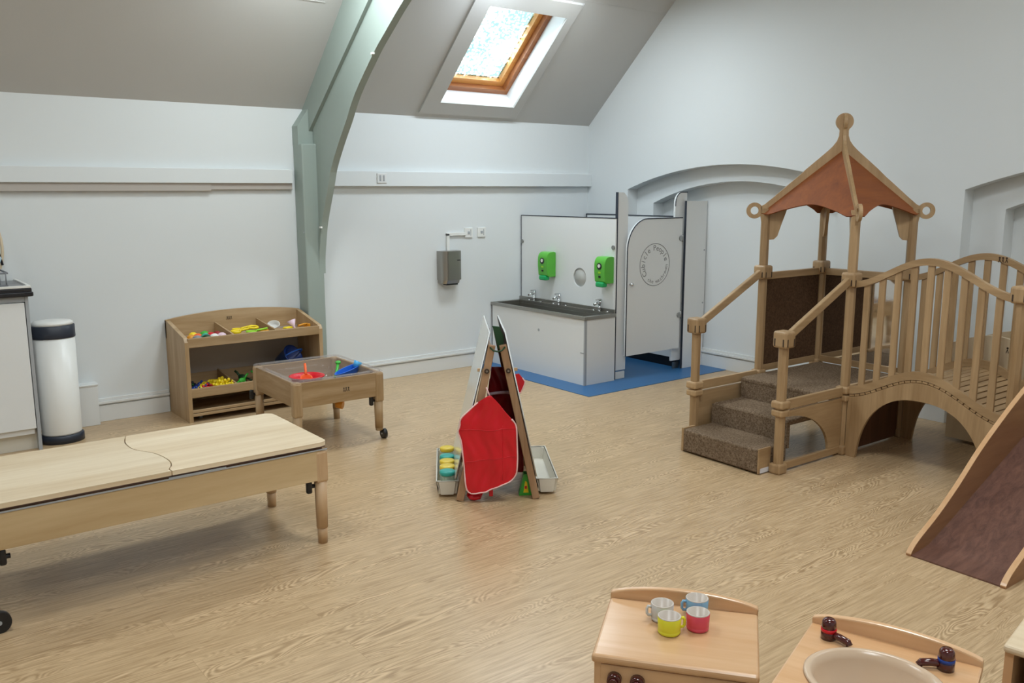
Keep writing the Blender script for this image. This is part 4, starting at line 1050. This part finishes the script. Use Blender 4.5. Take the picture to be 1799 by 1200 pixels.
# second platform and slide
G().box(.0, W, LB - W + .02, LB - .02, .352, .380, .004).done('deck', 'gymx', t)
G().box(.03, W - .03, LB - .012, LB + .012, .352, .40, .003).done('deck_rail', 'gymx', t)
G().box(-.011, .011, LB - W + .03, LB - .03, .01, .345).done('under_panel', 'gymz', t)
G().box(W - .011, W + .011, LB - W + .03, LB - .03, .40, 1.0).done('infill_panel', 'gymz', t)
bed = smooth_poly([(-1.045, .006), (-.985, .010), (-.90, .022), (-.815, .055), (-.70, .10), (-.491, .190), (-.25, .29), (-.046, .375), (.01, .385)], 4)
sd = G().strip([(a, b) for a, b in bed], [(a, b - .012) for a, b in bed], ID('y', -1.362), ID('y', -.988)); sd.done('slide_bed', 'slidebed', t)
upper = smooth_poly([(-1.05, .008), (-1.032, .028), (-.984, .060), (-.838, .135), (-.68, .235), (-.517, .353), (-.32, .472), (-.128, .574), (.0, .63)], 4)
def lower_of(a): 
    for (a0, b0), (a1, b1) in zip(bed, bed[1:]):
        if a0 <= a <= a1: return b0 + (b1 - b0) * (a - a0) / (a1 - a0) - .03
    return bed[0][1] - .006
for v0, v1 in ((-1.008, -.988), (-1.385, -1.365)):
    s_ = G().strip(upper, [(a, max(.0, min(lower_of(a), b - .004))) for a, b in upper], ID('y', v0), ID('y', v1)).done('slide_side', 'slideside', t)
    G().strip([(a, b + .004) for a, b in upper], upper, ID('y', v0 - .001), ID('y', v1 + .001)).done('side_edge', 'playx', s_)

# something wooden stored behind the bridge
t = thing('toy_cradle', 'pale wooden cradle with curved end board, standing behind the bridge', 'toy cradle', (5.18, 2.13, 0), R(-4))
n_ = 16
top = [(-.14 + .5 * i / n_ - .05, .60 + .07 * math.sin(math.pi * i / n_)) for i in range(n_ + 1)]
G().strip(top, [(a, .02) for a, b in top], ID('x', .02), ID('x', .045)).done('end_board', 'birchz', t)
G().box(.045, .30, .29, .31, .05, .56).done('side_board', 'gymx', t); G().box(.045, .30, -.185, -.165, .05, .56).done('side_board', 'gymx', t)
G().box(.045, .30, -.165, .29, .1, .12).done('bottom_board', 'birchx', t)
G().strip(top, [(a, .02) for a, b in top], ID('x', .30), ID('x', .32)).done('end_board', 'birchz', t)
mk = maker_mark(t, (.019, -.03, .60), R(-90), 1.8)

# ------------------------------------------------------------------ play kitchen in the foreground
def kitchen_body(t, w, d, h, back_h=.03, front=None):
    G().box(0, w, 0, d, h - .02, h, .008, 3).done('top', 'playx', t)
    G().box(.006, .024, .008, d - .006, .0, h - .02, .002).done('side_panel', 'playz', t)
    G().box(w - .024, w - .006, .008, d - .006, .0, h - .02, .002).done('side_panel', 'playz', t)
    G().box(.024, w - .024, d - .024, d - .008, .03, h - .02).done('back_panel', 'playx', t)
    n_ = 20; top = [(w * i / n_, h + .004 + back_h * math.sin(math.pi * min(1, max(0, .03 + .94 * i / n_))) ** .55) for i in range(n_ + 1)]
    o = G().strip(top, [(a, h - .02) for a, b in top], ID('y', d - .002), ID('y', d + .016)).done('backboard', 'playx', t)
    bv = o.modifiers.new('b', 'BEVEL'); bv.width = .004; bv.segments = 2; bv.limit_method = 'ANGLE'
SA = math.atan2(-.283, .216)
t = thing('play_stove', 'small wooden play stove with four cups on top', 'play stove', (1.208, 1.283, 0), SA)
kitchen_body(t, .356, .285, .5, .032)
G().box(.02, .336, .006, .022, .36, .478, .002).done('control_panel', 'playx', t)
G().box(.03, .326, .004, .020, .05, .35, .004).done('oven_door', 'playx', t)
for i in range(4):
    x = .052 + .05 * i if i < 2 else .20 + .05 * (i - 1)
    G().cyl((x, .006, .448), (x, -.012, .448), .0165, .015, 20).cyl((x, -.012, .448), (x, -.018, .448), .011, .009, 16).done('knob', 'maroon', t)
def wpos(x, y, z): return Matrix.Translation((1.208, 1.283, 0)) @ Matrix.Rotation(SA, 4, 'Z') @ Vector((x, y, z))
def cup(loc, rz, mat, lab):
    c = thing('play_cup', lab, 'cup', loc, rz, 'play cups on the stove top')
    G().lathe([(0, 0), (.0225, 0), (.0255, .003), (.0260, .008), (.0250, .009), (.0260, .012), (.0270, .040), (.0255, .0415)], seg=32).done('body', mat, c)
    G().lathe([(.0262, .0400), (.0268, .0425), (.0235, .0425), (.0205, .006), (0, .005)], seg=32).done('liner', 'cup_in', c)
    G().tube([(.0255, 0, .034), (.034, 0, .035), (.0365, 0, .030), (.0365, 0, .018), (.033, 0, .013), (.0255, 0, .013)], .0035, 8).done('handle', mat, c)
cup((1.448, 1.296, .5), R(147), 'cup_w', 'pale grey-white play cup, back left of the four')
cup((1.533, 1.263, .5), R(147), 'cup_b', 'light blue handled play cup, back right of the four')
cup((1.414, 1.243, .5), R(-30), 'cup_y', 'yellow play cup with handle pointing right')
cup((1.480, 1.215, .5), R(60), 'cup_r', 'red play cup in front of the blue one')

SA2 = R(-71.6)
t = thing('play_sink', 'small wooden play sink with beige basin and two dark taps', 'play sink', (1.447, .982, 0), SA2)
W2, D2, H2 = .357, .286, .5
BCX, BCY, BRX, BRY = .178, .095, .128, .115
# top with an elliptical cut-out
g = G(); nn_ = 48
def bedge(a, x0, x1, y0, y1):
    c, s_ = math.cos(a), math.sin(a); k_ = min([v for v in (((x1 - BCX) / c if c > 1e-6 else 9e9), ((x0 - BCX) / c if c < -1e-6 else 9e9), ((y1 - BCY) / s_ if s_ > 1e-6 else 9e9), ((y0 - BCY) / s_ if s_ < -1e-6 else 9e9))]); return (BCX + c * k_, BCY + s_ * k_)
Y0s = -.03
angs = sorted(set([round(2*math.pi*i/nn_, 6) for i in range(nn_)] + [round(math.atan2(y - BCY, x - BCX) % (2*math.pi), 6) for x in (0, W2) for y in (Y0s, D2)]))
ob = [bedge(a, 0, W2, Y0s, D2) for a in angs]; hl = [(BCX + BRX * math.cos(a), BCY + BRY * math.sin(a)) for a in angs]; ob.append(ob[0]); hl.append(hl[0])
g.strip(ob, hl, ID('z', H2 - .02), ID('z', H2)); bmesh.ops.remove_doubles(g.b, verts=g.b.verts, dist=1e-5)
o = g.done('top', 'playx', t); bv = o.modifiers.new('b', 'BEVEL'); bv.width = .005; bv.segments = 2; bv.limit_method = 'ANGLE'
G().box(.006, .024, Y0s + .01, D2 - .006, 0, H2 - .02).done('side_panel', 'playz', t); G().box(W2 - .024, W2 - .006, Y0s + .01, D2 - .006, 0, H2 - .02).done('side_panel', 'playz', t)
G().box(.024, W2 - .024, D2 - .024, D2 - .008, .03, H2 - .02).done('back_panel', 'playx', t)
G().box(.024, W2 - .024, Y0s + .012, Y0s + .028, .03, H2 - .02).done('door', 'playx', t)
n_ = 20; top = [(W2 * i / n_, H2 + .004 + .032 * math.sin(math.pi * (.03 + .94 * i / n_)) ** .55) for i in range(n_ + 1)]
o = G().strip(top, [(a, H2 - .02) for a, b in top], ID('y', D2 - .002), ID('y', D2 + .016)).done('backboard', 'playx', t); bv = o.modifiers.new('b', 'BEVEL'); bv.width = .004; bv.segments = 2; bv.limit_method = 'ANGLE'
G().lathe([(1.09, H2 + .001), (1.10, H2 + .005), (1.06, H2 + .008), (.98, H2 + .006), (.93, H2 - .012), (.80, H2 - .055), (.55, H2 - .078), (.0001, H2 - .082)], (BCX, BCY, 0), 48, sx=BRX, sy=BRY).done('basin', 'basin', t)
G().cyl((BCX, BCY, H2 - .083), (BCX, BCY, H2 - .079), .012, seg=16).done('plug_hole', 'nickel', t)
for (x, y, mt, ang, lab) in ((.052, .228, 'red', -22, 'hot'), (.292, .232, 'royal', 205, 'cold')):
    tp = G().lathe([(0, 0), (.017, 0), (.017, .016), (.015, .019), (.015, .025), (.0165, .027), (.015, .042), (.011, .047), (0, .048)], (x, y, H2), 24).done('tap', 'maroon', t)
    G().cyl((x, y, H2 + .018), (x, y, H2 + .026), .0172, seg=24).done('colour_band', mt, tp)
    dx, dy = math.cos(R(ang)), math.sin(R(ang))
    G().tube([(x, y, H2 + .012), (x + dx * .03, y + dy * .03, H2 + .014), (x + dx * .050, y + dy * .050, H2 + .012), (x + dx * .054, y + dy * .054, H2 + .006)], .0082, 10).done('spout', 'maroon', tp)

t = thing('play_cupboard', 'corner of a wooden play unit at the right edge, dark inside', 'play cupboard', (1.962, .750, 0), R(-81))
G().box(0, .36, 0, .29, .48, .5, .009, 3).done('top', 'birchx', t)
G().box(.004, .022, .01, .285, 0, .48).done('side_panel', 'playz', t); G().box(.338, .356, .01, .285, 0, .48).done('side_panel', 'playz', t)
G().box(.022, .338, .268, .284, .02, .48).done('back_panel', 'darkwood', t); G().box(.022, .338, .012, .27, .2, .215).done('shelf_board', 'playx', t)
G().prism([(.338, .02), (.338, .47), (.12, .47), (.085, .40), (.07, .3), (.06, .02)], ID('y', .012), ID('y', .026)).done('door', 'birchz', t)

# ------------------------------------------------------------------ light
W_ = bpy.data.worlds.new('World'); sc.world = W_; W_.use_nodes = True
bg = W_.node_tree.nodes['Background']; bg.inputs[0].default_value = (.88, .95, 1.0, 1); bg.inputs[1].default_value = 60.0
def area(name, loc, rot, sx, sy, power, col, spread=180, shape='RECTANGLE'):
    l = bpy.data.lights.new(name, 'AREA'); l.shape = shape; l.size = sx; l.size_y = sy; l.energy = power; l.color = col; l.spread = R(spread)
    o = bpy.data.objects.new(name, l); COL.objects.link(o); o.location = loc; o.rotation_euler = rot
    return o
# daylight through the roof window
n = Vector((0, K, 1)).normalized(); c = sl((SX0 + SX1) / 2, (SY0 + SY1) / 2, DEP + .14)
p = area('skylight_portal', c, (-n).to_track_quat('-Z', 'Y').to_euler(), .9, 1.1, 1, (1, 1, 1)); p.data.cycles.is_portal = True
p.rotation_euler = n.to_track_quat('Z', 'Y').to_euler()
warm = (.93, .985, 1.0); cool = (.88, .97, 1.0)
for (x, y, z, pw, cl, s) in ((2.35, 4.75, 2.95, 19, cool, .45), (4.45, 4.78, 2.98, 11, cool, .4), (3.85, 4.9, 3.0, 17, (.80, .91, 1.0), .3), (2.6, 1.5, 3.6, 38, warm, .8), (.3, 3.0, 3.6, 25, warm, .8), (4.6, .4, 3.6, 17, warm, .8), (0.4, .0, 3.6, 30, warm, .8), (-1.2, 4.9, 2.9, 9, cool, .5)):  # third, bluest lamp is added to brighten the splash panel and trough
    area('overhead_area', (x, y, z), (0, 0, 0), s, s, pw, cl)

# ------------------------------------------------------------------ camera
yaw, pit, rol = R(37.70), R(9.857), R(-.125)
f = Vector((math.sin(yaw) * math.cos(pit), math.cos(yaw) * math.cos(pit), -math.sin(pit))); r0 = Vector((math.cos(yaw), -math.sin(yaw), 0)); u0 = r0.cross(f)
rr = math.cos(rol) * r0 + math.sin(rol) * u0; uu = -math.sin(rol) * r0 + math.cos(rol) * u0
cam = bpy.data.cameras.new('camera'); co = bpy.data.objects.new('camera', cam); COL.objects.link(co)
mat = Matrix((rr, uu, -f)).transposed().to_4x4(); mat.translation = (0, 0, 1.5); co.matrix_world = mat
cam.sensor_fit = 'HORIZONTAL'; cam.sensor_width = 36; cam.lens = 1525.5 * 36 / 1799; cam.clip_start = .05
sc.camera = co
sc.view_settings.view_transform = 'Standard'; sc.view_settings.look = 'None'; sc.view_settings.exposure = 0.38; sc.view_settings.gamma = 1.0
sc.view_settings.use_curve_mapping = False
cy = sc.cycles; cy.use_denoising = True; cy.max_bounces = 8; cy.diffuse_bounces = 5; cy.glossy_bounces = 4; cy.transparent_max_bounces = 12; cy.sample_clamp_indirect = 4.0
